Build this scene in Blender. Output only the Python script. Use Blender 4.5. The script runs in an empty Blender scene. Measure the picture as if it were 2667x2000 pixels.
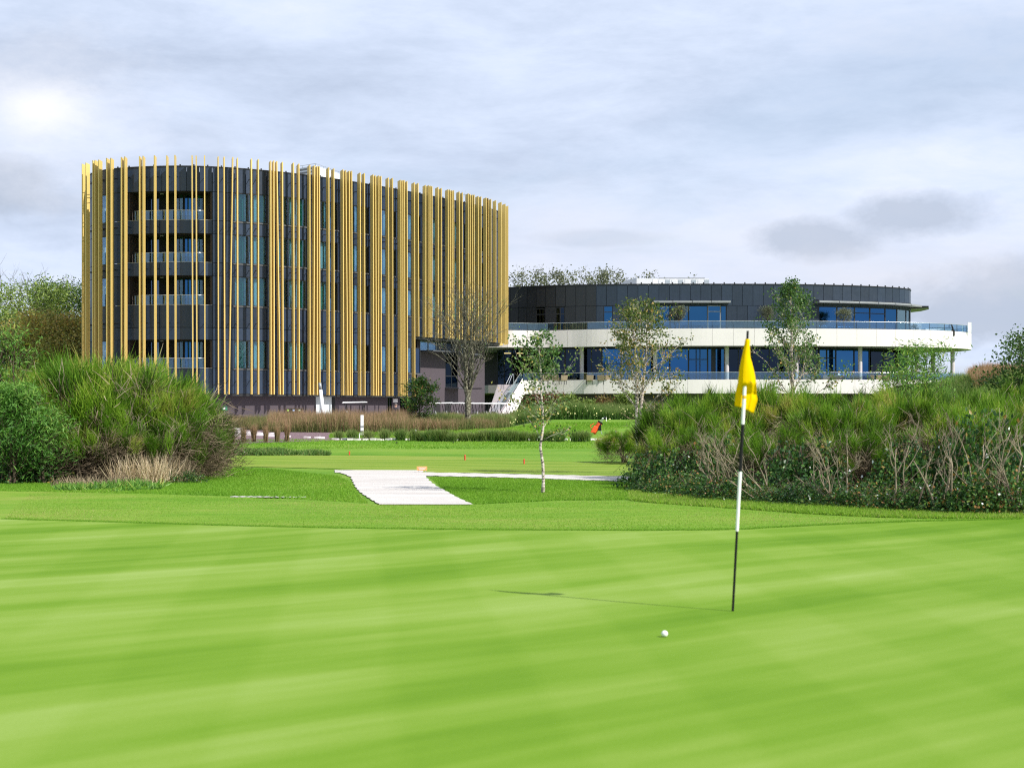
import bpy, bmesh, math, random
import numpy as np
from mathutils import Vector, Matrix

R = math.radians
random.seed(7)
rng = np.random.default_rng(11)
C = bpy.context.scene.collection
sc = bpy.context.scene

# ------------------------------------------------------------------ camera
F = 50 / 36 * 2667          # focal length in photo pixels
CX, HZ, EYE = 1333.5, 1080.0, 1.5
cam = bpy.data.cameras.new('camera')
cam.lens = 50; cam.sensor_width = 36; cam.sensor_fit = 'HORIZONTAL'
cam.shift_y = (HZ - 1000) / 2667
cam.clip_start = 0.1; cam.clip_end = 12000
cam.dof.use_dof = True; cam.dof.focus_distance = 62; cam.dof.aperture_fstop = 3.2
camo = bpy.data.objects.new('camera', cam); C.objects.link(camo)
camo.location = (0, 0, EYE); camo.rotation_euler = (R(90), 0, 0)
sc.camera = camo

# ------------------------------------------------------------------ light
SUN_AZ, SUN_EL = 57, 42     # azimuth right of the line behind the camera
sx, sy, sz = math.sin(R(SUN_AZ)) * math.cos(R(SUN_EL)), -math.cos(R(SUN_AZ)) * math.cos(R(SUN_EL)), math.sin(R(SUN_EL))
sun = bpy.data.lights.new('sun', 'SUN'); sun.energy = 4.6; sun.angle = R(0.6); sun.color = (1.0, 0.955, 0.885)
suno = bpy.data.objects.new('sun', sun); C.objects.link(suno)
suno.rotation_euler = Vector((sx, sy, sz)).to_track_quat('Z', 'Y').to_euler()
suno.location = (40, -40, 60)

sc.view_settings.view_transform = 'Standard'
sc.view_settings.look = 'None'
sc.view_settings.gamma = 1
sc.view_settings.use_curve_mapping = False
sc.view_settings.exposure = 0.5
sc.render.engine = 'CYCLES'
sc.cycles.use_denoising = False
sc.cycles.max_bounces = 8
sc.cycles.filter_width = 1.15
sc.cycles.transparent_max_bounces = 12
sc.cycles.sample_clamp_indirect = 6

# ------------------------------------------------------------------ node helper
class N:
    def __init__(s, tree):
        s.t = tree; s.t.nodes.clear()
    def add(s, kind, **kw):
        n = s.t.nodes.new(kind)
        for k, v in kw.items(): setattr(n, k, v)
        return n
    def link(s, a, b): s.t.links.new(a, b)
    def setin(s, sock, v):
        if isinstance(v, bpy.types.NodeSocket): s.t.links.new(v, sock)
        elif v is not None:
            if hasattr(sock.default_value, '__len__') and hasattr(v, '__len__') and len(v) == 3 and len(sock.default_value) == 4: v = (*v, 1)
            sock.default_value = v
    def math(s, op, a, b=None, c=None, clamp=False):
        n = s.add('ShaderNodeMath', operation=op, use_clamp=clamp)
        s.setin(n.inputs[0], a)
        if b is not None: s.setin(n.inputs[1], b)
        if c is not None: s.setin(n.inputs[2], c)
        return n.outputs[0]
    def vmath(s, op, a, b=None):
        n = s.add('ShaderNodeVectorMath', operation=op)
        s.setin(n.inputs[0], a)
        if b is not None: s.setin(n.inputs[1], b)
        return n
    def noise(s, vec, scale, detail=4, rough=.55, dist=0.):
        n = s.add('ShaderNodeTexNoise')
        if vec is not None: s.link(vec, n.inputs['Vector'])
        n.inputs['Scale'].default_value = scale; n.inputs['Detail'].default_value = detail
        n.inputs['Roughness'].default_value = rough; n.inputs['Distortion'].default_value = dist
        return n.outputs['Fac']
    def ramp(s, fac, stops):
        n = s.add('ShaderNodeValToRGB'); s.link(fac, n.inputs[0])
        e = n.color_ramp.elements
        while len(e) < len(stops): e.new(0.5)
        for i, (p, c) in enumerate(stops):
            e[i].position = p
            if not hasattr(c, '__len__'): c = (c, c, c)
            e[i].color = (*c, 1)
        return n.outputs[0]
    def mix(s, fac, a, b, mode='MIX'):
        n = s.add('ShaderNodeMix', data_type='RGBA', blend_type=mode)
        s.setin(n.inputs[0], fac); s.setin(n.inputs[6], a); s.setin(n.inputs[7], b)
        return n.outputs[2]
    def mapping(s, vec, scale=(1, 1, 1), rot=(0, 0, 0), loc=(0, 0, 0)):
        n = s.add('ShaderNodeMapping'); s.link(vec, n.inputs[0])
        n.inputs['Location'].default_value = loc; n.inputs['Rotation'].default_value = rot; n.inputs['Scale'].default_value = scale
        return n.outputs[0]

# ------------------------------------------------------------------ world: broken cloud over a blue sky
w = bpy.data.worlds.new('World'); sc.world = w; w.use_nodes = True
n = N(w.node_tree)
sky = n.add('ShaderNodeTexSky', sky_type='NISHITA')
sky.sun_disc = False; sky.sun_elevation = R(SUN_EL); sky.sun_rotation = R(180 - SUN_AZ)
sky.air_density = 1.0; sky.dust_density = 1.2; sky.ozone_density = 1.2
tc = n.add('ShaderNodeTexCoord')
D_ = tc.outputs['Generated']
sep = n.add('ShaderNodeSeparateXYZ'); n.link(D_, sep.inputs[0])
zz = n.math('ADD', n.math('MAXIMUM', sep.outputs[2], 0.0), 0.16)
comb = n.add('ShaderNodeCombineXYZ')
n.link(n.math('DIVIDE', sep.outputs[0], zz), comb.inputs[0]); n.link(n.math('DIVIDE', sep.outputs[1], zz), comb.inputs[1])
P_ = comb.outputs[0]
big = n.noise(n.mapping(P_, (0.5, 0.75, 1), loc=(3.1, 1.7, 0)), 1.0, 6, .5, .35)
mid = n.noise(n.mapping(P_, (1.0, 1.9, 1), rot=(0, 0, .15), loc=(7.3, 2.2, 0)), 1.3, 8, .55, .5)
fine = n.noise(n.mapping(D_, (1.6, 1.6, 5.2)), 5.5, 12, .66, .2)
v = n.math('ADD', n.math('MULTIPLY', big, .42), n.math('ADD', n.math('MULTIPLY', mid, .22), n.math('MULTIPLY', fine, .36)))
cloud = n.ramp(v, [(.37, (.385, .45, .575)), (.45, (.46, .53, .665)), (.52, (.53, .60, .74)), (.60, (.60, .65, .765))])
def dirv(px, py):
    return Vector((px - CX, F, HZ - py)).normalized()
def blob(px, py, rx, ry, seed, soft=.34, namp=2.0):
    """an elliptic cloud around a direction of the sky"""
    d = dirv(px, py)
    az = n.math('ARCTAN2', sep.outputs[0], sep.outputs[1])
    a0 = math.atan2(d.x, d.y); e0 = math.asin(d.z)
    dx = n.math('DIVIDE', n.math('SUBTRACT', az, a0), rx / F)
    dy = n.math('DIVIDE', n.math('SUBTRACT', n.math('ARCSINE', sep.outputs[2]), e0), ry / F)
    rr = n.math('SQRT', n.math('ADD', n.math('MULTIPLY', dx, dx), n.math('MULTIPLY', dy, dy)))
    wob = n.noise(n.mapping(D_, (1, 1, 1.8), loc=(seed, seed * .7, 0)), 13, 8, .68)
    rr = n.math('ADD', rr, n.math('MULTIPLY', n.math('SUBTRACT', wob, .5), namp))
    return n.math('SUBTRACT', 1, n.math('SMOOTH_MIN', 1, n.math('MAXIMUM', n.math('DIVIDE', n.math('SUBTRACT', rr, 1 - soft), soft * 2), 0), .2), clamp=True)
cloud = n.mix(n.math('MULTIPLY', blob(1900, 700, 900, 120, 3, .6), .35), cloud, (.54, .56, .64))
for (px, py, rx, ry, sd, am) in [(2120, 622, 145, 52, 1, .75), (2395, 556, 150, 55, 5, .75), (2640, 800, 330, 95, 9, .85), (10, 480, 120, 70, 13, .9),
                                 (130, 530, 90, 26, 17, .45), (1560, 620, 170, 20, 21, .35), (520, 375, 90, 60, 23, .22)]:
    cloud = n.mix(n.math('MULTIPLY', blob(px, py, rx, ry, sd), am), cloud, (.355, .405, .50))
for (px, py, rx, ry, sd, am, col) in [(112, 300, 170, 120, 31, .6, (.68, .70, .77)), (105, 282, 84, 46, 33, .75, (.78, .78, .81)), (2330, 720, 260, 45, 37, .5, (.6, .60, .65)),
                                      (1420, 560, 380, 70, 41, .3, (.56, .57, .63))]:
    cloud = n.mix(n.math('MULTIPLY', blob(px, py, rx, ry, sd, .95, 3.4), am), cloud, col)
# thin places let the blue through
gap = n.ramp(n.noise(n.mapping(P_, (.8, .8, 1), loc=(11, 5, 0)), .9, 5, .5, .3), [(.50, 0), (.70, .55)])
hz = n.ramp(sep.outputs[2], [(0.0, .35), (.045, 0)])
cloud = n.mix(hz, cloud, (.34, .43, .60))
c10 = n.vmath('SCALE', cloud); c10.inputs['Scale'].default_value = 10.0
col = n.mix(gap, c10.outputs[0], sky.outputs[0])
bg = n.add('ShaderNodeBackground'); n.link(col, bg.inputs[0]); bg.inputs[1].default_value = 0.1
out = n.add('ShaderNodeOutputWorld'); n.link(bg.outputs[0], out.inputs[0])

# ------------------------------------------------------------------ terrain and projection helpers
def ss(t):
    t = np.clip(t, 0, 1); return t * t * (3 - 2 * t)
def H(x, y):
    x = np.asarray(x, float); y = np.asarray(y, float)
    h = .35 * ss((y - 42) / 26) + .25 * ss((y - 68) / 20)
    h = h + 3.9 * ss((x - 30) / 9) * ss((y - 70) / 40) * (1 - .0 * x)
    h = h + .55 * ss((x + 1) / 4) * ss((y - 76) / 24) * (1 - ss((y - 108) / 8)) * (1 - ss((x - 20) / 6))
    h = h + .03 * np.sin(x * .55 + 1.3) * np.sin(y * .42 + .4) * ss((y - 1) / 8) * (1 - ss((y - 46) / 10)) + .10 * ss((x - 3) / 6) * ss((y - 9) / 8) * (1 - ss((y - 34) / 10))
    return h
def Hf(x, y): return float(H(x, y))
def P(px, py, D):
    return Vector(((px - CX) / F * D, D, EYE + (HZ - py) / F * D))
def X(px, D): return (px - CX) / F * D
def Z(py, D): return EYE + (HZ - py) / F * D
def ground_at(px, py, dmax=400):
    k = (py - HZ) / F; kx = (px - CX) / F
    Ds = np.linspace(4, dmax, 8000)
    g = (EYE - k * Ds) - H(kx * Ds, Ds)
    idx = np.argmax(g < 0)
    D = Ds[idx] if g[idx] < 0 else dmax
    return Vector((kx * D, D, Hf(kx * D, D)))
def interp(pts, x):
    xs = [p[0] for p in pts]; ys = [p[1] for p in pts]
    return float(np.interp(x, xs, ys))

# ------------------------------------------------------------------ objects
def thing(name, label, cat, loc=(0, 0, 0), rotz=0, group=None):
    o = bpy.data.objects.new(name, None); C.objects.link(o)
    o.empty_display_size = .2
    o.location = loc; o.rotation_euler = (0, 0, rotz)
    o['label'] = label; o['category'] = cat
    if group: o['group'] = group
    return o
def tag(o, label, cat, group=None):
    o['label'] = label; o['category'] = cat
    if group: o['group'] = group
    return o
def link(name, me, mat=None, parent=None, kind=None, label=None):
    o = bpy.data.objects.new(name, me); C.objects.link(o)
    if mat is not None and len(me.materials) == 0: me.materials.append(mat)
    if parent is not None: o.parent = parent
    if kind: o['kind'] = kind
    if label: o['label'] = label
    return o
def copy_tree(o, parent=None):
    c = o.copy(); C.objects.link(c); c.parent = parent
    for ch in list(o.children): copy_tree(ch, c)
    return c

class MB:
    """collects shapes; build() links them as one mesh object"""
    def __init__(s): s.v = []; s.f = []; s.m = []
    def add(s, verts, faces, m=0):
        k = len(s.v); s.v.extend([tuple(p) for p in verts]); s.f.extend([tuple(i + k for i in f) for f in faces]); s.m.extend([m] * len(faces)); return s
    def hexa(s, b, t, m=0):
        """b, t: four bottom and four top corners, counter-clockwise from above"""
        return s.add(list(b) + list(t), [(3, 2, 1, 0), (4, 5, 6, 7), (0, 1, 5, 4), (1, 2, 6, 5), (2, 3, 7, 6), (3, 0, 4, 7)], m)
    def box(s, x0, x1, y0, y1, z0, z1, m=0):
        return s.hexa([(x0, y0, z0), (x1, y0, z0), (x1, y1, z0), (x0, y1, z0)], [(x0, y0, z1), (x1, y0, z1), (x1, y1, z1), (x0, y1, z1)], m)
    def tube(s, pts, rad, seg=6, m=0, cap=True):
        pts = [Vector(p) for p in pts]
        if not hasattr(rad, '__len__'): rad = [rad] * len(pts)
        rings = []
        for i, p in enumerate(pts):
            d = (pts[min(i + 1, len(pts) - 1)] - pts[max(i - 1, 0)])
            if d.length < 1e-9: d = Vector((0, 0, 1))
            d.normalize()
            a = d.cross(Vector((0, 1, 0)) if abs(d.y) < .9 else Vector((1, 0, 0))).normalized(); b = d.cross(a)
            rings.append([p + (a * math.cos(2 * math.pi * k / seg) + b * math.sin(2 * math.pi * k / seg)) * rad[i] for k in range(seg)])
        vs = [q for r in rings for q in r]; fs = []
        for i in range(len(pts) - 1):
            for k in range(seg):
                a_, b_ = i * seg + k, i * seg + (k + 1) % seg
                fs.append((a_, b_, b_ + seg, a_ + seg))
        if cap:
            fs.append(tuple(range(seg))[::-1]); fs.append(tuple((len(pts) - 1) * seg + k for k in range(seg)))
        return s.add(vs, fs, m)
    def lathe(s, c, prof, seg=16, m=0):
        """prof: (radius, z) list around the point c"""
        vs = []; fs = []
        for (r, z) in prof:
            for k in range(seg):
                a = 2 * math.pi * k / seg
                vs.append((c[0] + r * math.cos(a), c[1] + r * math.sin(a), c[2] + z))
        for i in range(len(prof) - 1):
            for k in range(seg):
                a_, b_ = i * seg + k, i * seg + (k + 1) % seg
                fs.append((a_, b_, b_ + seg, a_ + seg))
        fs.append(tuple(range(seg))[::-1]); fs.append(tuple((len(prof) - 1) * seg + k for k in range(seg)))
        return s.add(vs, fs, m)
    def poly(s, ring, z0, z1, m=0):
        k = len(ring)
        vs = [(p[0], p[1], z0) for p in ring] + [(p[0], p[1], z1) for p in ring]
        fs = [tuple(range(k))[::-1], tuple(range(k, 2 * k))] + [(i, (i + 1) % k, (i + 1) % k + k, i + k) for i in range(k)]
        return s.add(vs, fs, m)
    def build(s, name, mats, parent=None, smooth=False, kind=None, label=None, bevel=0):
        me = bpy.data.meshes.new(name); me.from_pydata([tuple(p) for p in s.v], [], s.f)
        if not hasattr(mats, '__len__'): mats = [mats]
        for mt in mats: me.materials.append(mt)
        if len(mats) > 1: me.polygons.foreach_set('material_index', s.m)
        if smooth: me.polygons.foreach_set('use_smooth', [len(f) == 4 for f in s.f])
        me.update()
        o = link(name, me, None, parent, kind, label)
        if bevel:
            b = o.modifiers.new('bevel', 'BEVEL'); b.width = bevel; b.segments = 2; b.limit_method = 'ANGLE'
        return o

def arrays_mesh(name, V, T, tint=None, smooth=False):
    """triangle mesh straight from numpy arrays"""
    me = bpy.data.meshes.new(name)
    V = np.asarray(V, np.float32); T = np.asarray(T, np.int32); k = T.shape[1]
    me.vertices.add(len(V)); me.vertices.foreach_set('co', V.ravel())
    me.loops.add(T.size); me.loops.foreach_set('vertex_index', T.ravel())
    me.polygons.add(len(T)); me.polygons.foreach_set('loop_start', np.arange(0, T.size, k, dtype=np.int32))
    try: me.polygons.foreach_set('loop_total', np.full(len(T), k, np.int32))
    except Exception: pass
    if tint is not None:
        a = me.attributes.new('tint', 'FLOAT', 'POINT'); a.data.foreach_set('value', np.asarray(tint, np.float32))
    me.update(calc_edges=True)
    if smooth: me.polygons.foreach_set('use_smooth', [True] * len(me.polygons))
    return me

# ------------------------------------------------------------------ materials
MATS = {}
def mat(name, build):
    m = bpy.data.materials.new(name); m.use_nodes = True
    nn = N(m.node_tree); o = nn.add('ShaderNodeOutputMaterial')
    nn.out = o; build(nn); MATS[name] = m
    return m
def principled(nn, color, rough=.6, metal=0., spec=.5, bump=None, bstr=.3, bdist=.02):
    b = nn.add('ShaderNodeBsdfPrincipled')
    nn.setin(b.inputs['Base Color'], color); nn.setin(b.inputs['Roughness'], rough); nn.setin(b.inputs['Metallic'], metal)
    nn.setin(b.inputs['Specular IOR Level'], spec)
    if bump is not None:
        bp = nn.add('ShaderNodeBump'); bp.inputs['Strength'].default_value = bstr; bp.inputs['Distance'].default_value = bdist
        nn.link(bump, bp.inputs['Height']); nn.link(bp.outputs[0], b.inputs['Normal'])
    nn.link(b.outputs[0], nn.out.inputs[0]); return b
def simple(name, color, rough=.6, metal=0., spec=.5, var=.12, scale=3., bumps=0., fine=40):
    def f(nn):
        tc = nn.add('ShaderNodeTexCoord'); g = nn.add('ShaderNodeNewGeometry')
        ob = nn.add('ShaderNodeObjectInfo')
        a = nn.noise(g.outputs['Position'], scale, 6, .6); b = nn.noise(g.outputs['Position'], fine, 3, .6)
        f1 = nn.math('ADD', nn.math('MULTIPLY', a, .7), nn.math('MULTIPLY', b, .3))
        k = nn.ramp(f1, [(.25, 1 - var), (.75, 1 + var)])
        c = nn.mix(1.0, color, k, 'MULTIPLY')
        principled(nn, c, nn.math('ADD', nn.math('MULTIPLY', a, .2), rough - .1), metal, spec, b if bumps else None, bumps)
    return mat(name, f)
def leafy(name, stops, trans=.35, rough=.5, noise_scale=1.2, obj_var=.25):
    """foliage: colour by the leaf's own tint, slight shift from plant to plant"""
    def f(nn):
        at = nn.add('ShaderNodeAttribute', attribute_name='tint'); oi = nn.add('ShaderNodeObjectInfo')
        g = nn.add('ShaderNodeNewGeometry')
        ns = nn.noise(g.outputs['Position'], noise_scale, 3, .5)
        t = nn.math('ADD', at.outputs['Fac'], nn.math('MULTIPLY', nn.math('SUBTRACT', ns, .5), .45))
        t = nn.math('ADD', t, nn.math('MULTIPLY', nn.math('SUBTRACT', oi.outputs['Random'], .5), obj_var), clamp=True)
        c = nn.ramp(t, stops)
        d = nn.add('ShaderNodeBsdfPrincipled'); nn.link(c, d.inputs['Base Color']); d.inputs['Roughness'].default_value = rough; d.inputs['Specular IOR Level'].default_value = .15
        tr = nn.add('ShaderNodeBsdfTranslucent'); nn.link(nn.mix(1.0, c, (1.15, 1.2, .6), 'MULTIPLY'), tr.inputs[0])
        mx = nn.add('ShaderNodeMixShader'); mx.inputs[0].default_value = trans
        nn.link(d.outputs[0], mx.inputs[1]); nn.link(tr.outputs[0], mx.inputs[2]); nn.link(mx.outputs[0], nn.out.inputs[0])
    return mat(name, f)

def glass(name, tint, refl, fac, rough=.015, wave=.0):
    def f(nn):
        tr = nn.add('ShaderNodeBsdfTransparent'); tr.inputs[0].default_value = (*tint, 1)
        gl = nn.add('ShaderNodeBsdfGlossy'); gl.inputs[0].default_value = (*refl, 1); gl.inputs['Roughness'].default_value = rough
        if wave:
            g = nn.add('ShaderNodeNewGeometry'); bp = nn.add('ShaderNodeBump'); bp.inputs['Strength'].default_value = wave; bp.inputs['Distance'].default_value = .05
            nn.link(nn.noise(g.outputs['Position'], .5, 2), bp.inputs['Height']); nn.link(bp.outputs[0], gl.inputs['Normal'])
        lw = nn.add('ShaderNodeLayerWeight'); lw.inputs[0].default_value = .35
        fc = nn.math('ADD', nn.math('MULTIPLY', lw.outputs['Fresnel'], .5), fac, clamp=True)
        mx = nn.add('ShaderNodeMixShader'); nn.link(fc, mx.inputs[0]); nn.link(tr.outputs[0], mx.inputs[1]); nn.link(gl.outputs[0], mx.inputs[2])
        nn.link(mx.outputs[0], nn.out.inputs[0])
    return mat(name, f)

def m_panel(name, base, amp=.35, rough=.38):
    """dark fibre-cement cladding, each panel with its own tone, faint run marks"""
    def f(nn):
        oi = nn.add('ShaderNodeObjectInfo'); g = nn.add('ShaderNodeNewGeometry')
        r = nn.math('ADD', nn.math('MULTIPLY', oi.outputs['Random'], amp * 2), 1 - amp)
        st = nn.noise(nn.mapping(g.outputs['Position'], (9, 9, .35)), 1.0, 5, .6)
        mo = nn.noise(g.outputs['Position'], 2.2, 6, .7)
        k = nn.math('MULTIPLY', r, nn.math('ADD', nn.math('MULTIPLY', st, .45), nn.math('ADD', nn.math('MULTIPLY', mo, .5), .52)))
        cc = nn.add('ShaderNodeCombineXYZ')
        for i in range(3): nn.link(nn.math('MULTIPLY', k, base[i]), cc.inputs[i])
        principled(nn, cc.outputs[0], nn.math('ADD', nn.math('MULTIPLY', mo, .25), rough - .12), 0, .5, mo, .06, .01)
    return mat(name, f)
M_PANEL = m_panel('dark_panel', (.016, .029, .058))
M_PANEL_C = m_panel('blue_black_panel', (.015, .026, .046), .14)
M_PANEL_D = m_panel('black_and_shaded_panel', (.010, .012, .016), .15)  # black walls, and the shade painted into the clubhouse's left panels
M_WHITE_CLAD = None
def f_gold(nn):
    oi = nn.add('ShaderNodeObjectInfo'); g = nn.add('ShaderNodeNewGeometry')
    a = nn.noise(nn.mapping(g.outputs['Position'], (3, 3, .5)), 1.5, 5, .6)
    k = nn.math('ADD', nn.math('MULTIPLY', oi.outputs['Random'], .14), nn.math('ADD', nn.math('MULTIPLY', a, .16), .85))
    c = nn.add('ShaderNodeCombineXYZ')
    for i, v_ in enumerate((.66, .470, .150)): nn.link(nn.math('MULTIPLY', k, v_), c.inputs[i])
    principled(nn, c.outputs[0], .42, .25, .5)
M_GOLD = mat('gold_aluminium', f_gold)
M_FRAME = simple('dark_frame', (.022, .024, .028), .45, .2, .5, .1)
M_BLACK = simple('black_plastic', (.010, .010, .011), .6, 0, .2)
M_BLACKMETAL = simple('black_metal', (.018, .018, .02), .4, .4)
M_PLUM = simple('plum_render', (.070, .057, .067), .8, 0, .3, .1, .5)
M_DARKIN = simple('dark_interior', (.014, .013, .014), .9)
M_BROWNIN = simple('brown_balcony_wall', (.045, .034, .028), .7)
M_GREY = simple('grey_metal', (.30, .31, .32), .45, .3)
M_STEEL = simple('brushed_steel', (.62, .64, .66), .3, .8)
M_CONC = simple('pale_concrete', (.52, .475, .485), .8, 0, .3, .1, 2, .15)
M_SOFFIT = simple('grey_soffit', (.33, .32, .31), .8)
M_WHITE = simple('white_paint', (.84, .84, .83), .4, 0, .5, .04)
M_ROOFWHITE = simple('white_sheet_metal', (.72, .73, .74), .4, .1, .5, .06)
M_SILL = simple('grey_sill', (.075, .08, .09), .5)
M_ROOF = simple('grey_roofing', (.12, .12, .125), .85)
M_GREEN_C = simple('green_curtain', (.02, .24, .16), .8, 0, .2, .2, 4)
M_TEAL_C = simple('aqua_sheer_curtain', (.36, .60, .66), .8, 0, .2, .12, 4)
M_OLIVE_C = simple('olive_curtain', (.10, .14, .05), .8, 0, .2, .2, 4)
M_GREYBLIND = simple('pale_blind', (.52, .57, .58), .7, 0, .3, .05)
G_HOTEL = glass('room_glass', (.86, .95, .97), (.50, .68, .86), .06, .02, .02)
M_WHITE_CLAD = simple('white_cladding', (.71, .66, .655), .6, 0, .4, .05, .8)
G_HOTELDARK = glass('dark_room_glass', (.20, .24, .30), (.30, .42, .62), .22, .02, .02)
G_BLUE = glass('blue_solar_glass', (.10, .16, .24), (.045, .165, .375), .62, .02, .03)
G_DARK = glass('dark_solar_glass', (.12, .15, .2), (.05, .075, .12), .35, .02, .03)
G_PALE = glass('pale_green_glass', (.45, .62, .60), (.45, .62, .66), .35, .02, .02)
G_RAIL = glass('railing_glass', (.72, .84, .88), (.55, .72, .85), .10, .01)

# ------------------------------------------------------------------ ground materials
def grassmat(name, stops, sc1=.35, sc2=3.0, sc3=30., stripes=None, bstr=.25, rough=.75, wts=(.45, .3, .25), aniso=(1, 1, 1), rot=0.):
    def f(nn):
        g = nn.add('ShaderNodeNewGeometry'); p = g.outputs['Position']
        q = nn.mapping(nn.mapping(p, rot=(0, 0, rot)), aniso)
        a = nn.noise(q, sc1, 4, .55, .4); b = nn.noise(q, sc2, 5, .6); c = nn.noise(p, sc3, 4, .7)
        t = nn.math('ADD', nn.math('MULTIPLY', a, wts[0]), nn.math('ADD', nn.math('MULTIPLY', b, wts[1]), nn.math('MULTIPLY', c, wts[2])))
        if stripes:
            for (ang, wid, amp, dist) in stripes:
                sp = nn.add('ShaderNodeSeparateXYZ'); nn.link(nn.mapping(p, rot=(0, 0, ang)), sp.inputs[0])
                wob = nn.noise(nn.mapping(nn.mapping(p, rot=(0, 0, ang)), (.2, .8, 1)), .7, 3)
                s_ = nn.math('SINE', nn.math('ADD', nn.math('MULTIPLY', sp.outputs[1], math.pi / wid), nn.math('MULTIPLY', wob, dist)))
                s_ = nn.math('MULTIPLY', nn.ramp(nn.math('ADD', nn.math('MULTIPLY', s_, .5), .5), [(.38, 0), (.62, 1)]), amp)
                t = nn.math('ADD', nn.math('SUBTRACT', t, amp / 2), s_)
        col = nn.ramp(t, stops)
        principled(nn, col, rough, 0, .04, c, bstr, .02)
    return mat(name, f)
M_GREENTURF = grassmat('putting_turf', [(.33, (.090, .190, .010)), (.45, (.130, .236, .020)), (.55, (.172, .272, .038)), (.68, (.228, .322, .075))], .45, 1.5, 70.,
                       stripes=[(R(-40), .55, .045, 2.0), (R(-96), .8, .036, 1.2), (R(-72), 1.6, .022, 1.4), (R(-33), 1.7, .05, 4.0)], bstr=.10, wts=(.62, .25, .13), aniso=(.22, 1.5, 1), rot=R(-38))
M_FRINGE = grassmat('fringe_turf', [(.34, (.075, .190, .014)), (.46, (.125, .250, .022)), (.55, (.175, .275, .036)), (.66, (.26, .275, .075))], .4, 3., 90., bstr=.5, aniso=(.4, 1.2, 1))
M_FAIRWAY = grassmat('fairway_turf', [(.34, (.095, .185, .018)), (.46, (.155, .245, .030)), (.57, (.20, .265, .042)), (.68, (.27, .28, .08))], .25, 1.6, 40., stripes=[(R(12), .9, .10, 1.5)], bstr=.5, aniso=(.35, 1.3, 1))
M_LAWN = grassmat('rough_lawn', [(.32, (.060, .155, .014)), (.44, (.105, .225, .022)), (.56, (.155, .265, .034)), (.68, (.235, .27, .065))], .3, 1.6, 34., bstr=.8, aniso=(.4, 1.3, 1))
def f_sand(nn):
    g = nn.add('ShaderNodeNewGeometry'); p = g.outputs['Position']
    a = nn.noise(nn.mapping(p, (.25, 1.6, 1)), 1.0, 6, .6); c = nn.noise(p, 60, 4, .7)
    col = nn.ramp(nn.math('ADD', nn.math('MULTIPLY', a, .7), nn.math('MULTIPLY', c, .3)), [(.34, (.40, .365, .335)), (.5, (.51, .48, .45)), (.66, (.585, .56, .53))])
    principled(nn, col, .9, 0, .2, c, .5, .02)
M_SAND = mat('pale_gravel_path', f_sand)
def f_mulch(nn):
    g = nn.add('ShaderNodeNewGeometry'); p = g.outputs['Position']
    a = nn.noise(p, 14, 6, .8)
    principled(nn, nn.ramp(a, [(.35, (.06, .035, .04)), (.5, (.17, .11, .12)), (.65, (.30, .23, .24))]), .95, 0, .2, a, .8, .04)
M_MULCH = mat('bark_mulch', f_mulch)
M_SOIL = simple('bare_soil', (.20, .125, .075), .95, 0, .2, .35, 3, .4)

# ------------------------------------------------------------------ terrain sheets
def axis(lo, hi, step, far):
    a = list(np.arange(lo, hi + .001, step)); s_ = step; v1 = hi
    while v1 < far: s_ *= 1.35; v1 += s_; a.append(v1)
    s_ = step; v0 = lo
    while v0 > -far: s_ *= 1.35; v0 -= s_; a.insert(0, v0)
    return np.array(a)
def grid_mesh(name, Xg, Yg, Zg):
    r_, c_ = Xg.shape
    V = np.stack([Xg.ravel(), Yg.ravel(), Zg.ravel()], 1)
    i = np.arange((r_ - 1) * c_).reshape(r_ - 1, c_)[:, :-1].ravel()
    T = np.stack([i, i + 1, i + 1 + c_, i + c_], 1)
    return arrays_mesh(name, V, T, smooth=True)
xa, ya = axis(-48, 48, .75, 5000), axis(-4, 150, .75, 6000)
Xg, Yg = np.meshgrid(xa, ya)
Zt = H(Xg, Yg)
# gently rolling land far away
link('terrain', grid_mesh('terrain', Xg, Yg, Zt), M_LAWN, kind='structure')

def strip(name, far, near, dz, m, nu=200, nv=40, close=False):
    """sheet between two plan curves, draped on the terrain"""
    far = [Vector(p) for p in far]; near = [Vector(p) for p in near]
    def res(c, k):
        t = np.linspace(0, len(c) - 1, k); a = np.array([[p.x, p.y] for p in c])
        return np.stack([np.interp(t, range(len(c)), a[:, 0]), np.interp(t, range(len(c)), a[:, 1])], 1)
    a, b = res(far, nu), res(near, nu)
    v = np.linspace(0, 1, nv)[:, None]
    Xs = b[None, :, 0] * (1 - v) + a[None, :, 0] * v; Ys = b[None, :, 1] * (1 - v) + a[None, :, 1] * v
    return link(name, grid_mesh(name, Xs, Ys, H(Xs, Ys) + dz), m, kind='structure')

GREEN_EDGE = [(0, 1356), (300, 1365), (600, 1374), (900, 1381), (1250, 1385), (1600, 1387), (1800, 1386), (1930, 1384), (2050, 1377), (2200, 1370), (2350, 1364), (2500, 1360), (2667, 1357)]
FR_EDGE = [(0, 1280), (400, 1288), (640, 1297), (900, 1311), (985, 1317), (1232, 1317), (1450, 1307), (1600, 1305), (1750, 1316), (1900, 1326), (2100, 1341), (2300, 1351), (2450, 1354), (2667, 1352)]
pxs = list(range(0, 2668, 29))
ge = [ground_at(p, interp(GREEN_EDGE, p)) for p in pxs]
fe = [ground_at(p, min(interp(FR_EDGE, p), interp(GREEN_EDGE, p) - 4)) for p in pxs]
gl_ = [Vector((-26, 14, 0)), Vector((-16, 18.5, 0))]; gr_ = [Vector((12.5, 19.5, 0)), Vector((20, 17, 0))]
gef = gl_ + ge + gr_
strip('putting_green', gef, [Vector((p.x * 1.05, -3.5 + abs(p.x) * .05, 0)) for p in gef], .022, M_GREENTURF, 300, 90)
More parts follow.
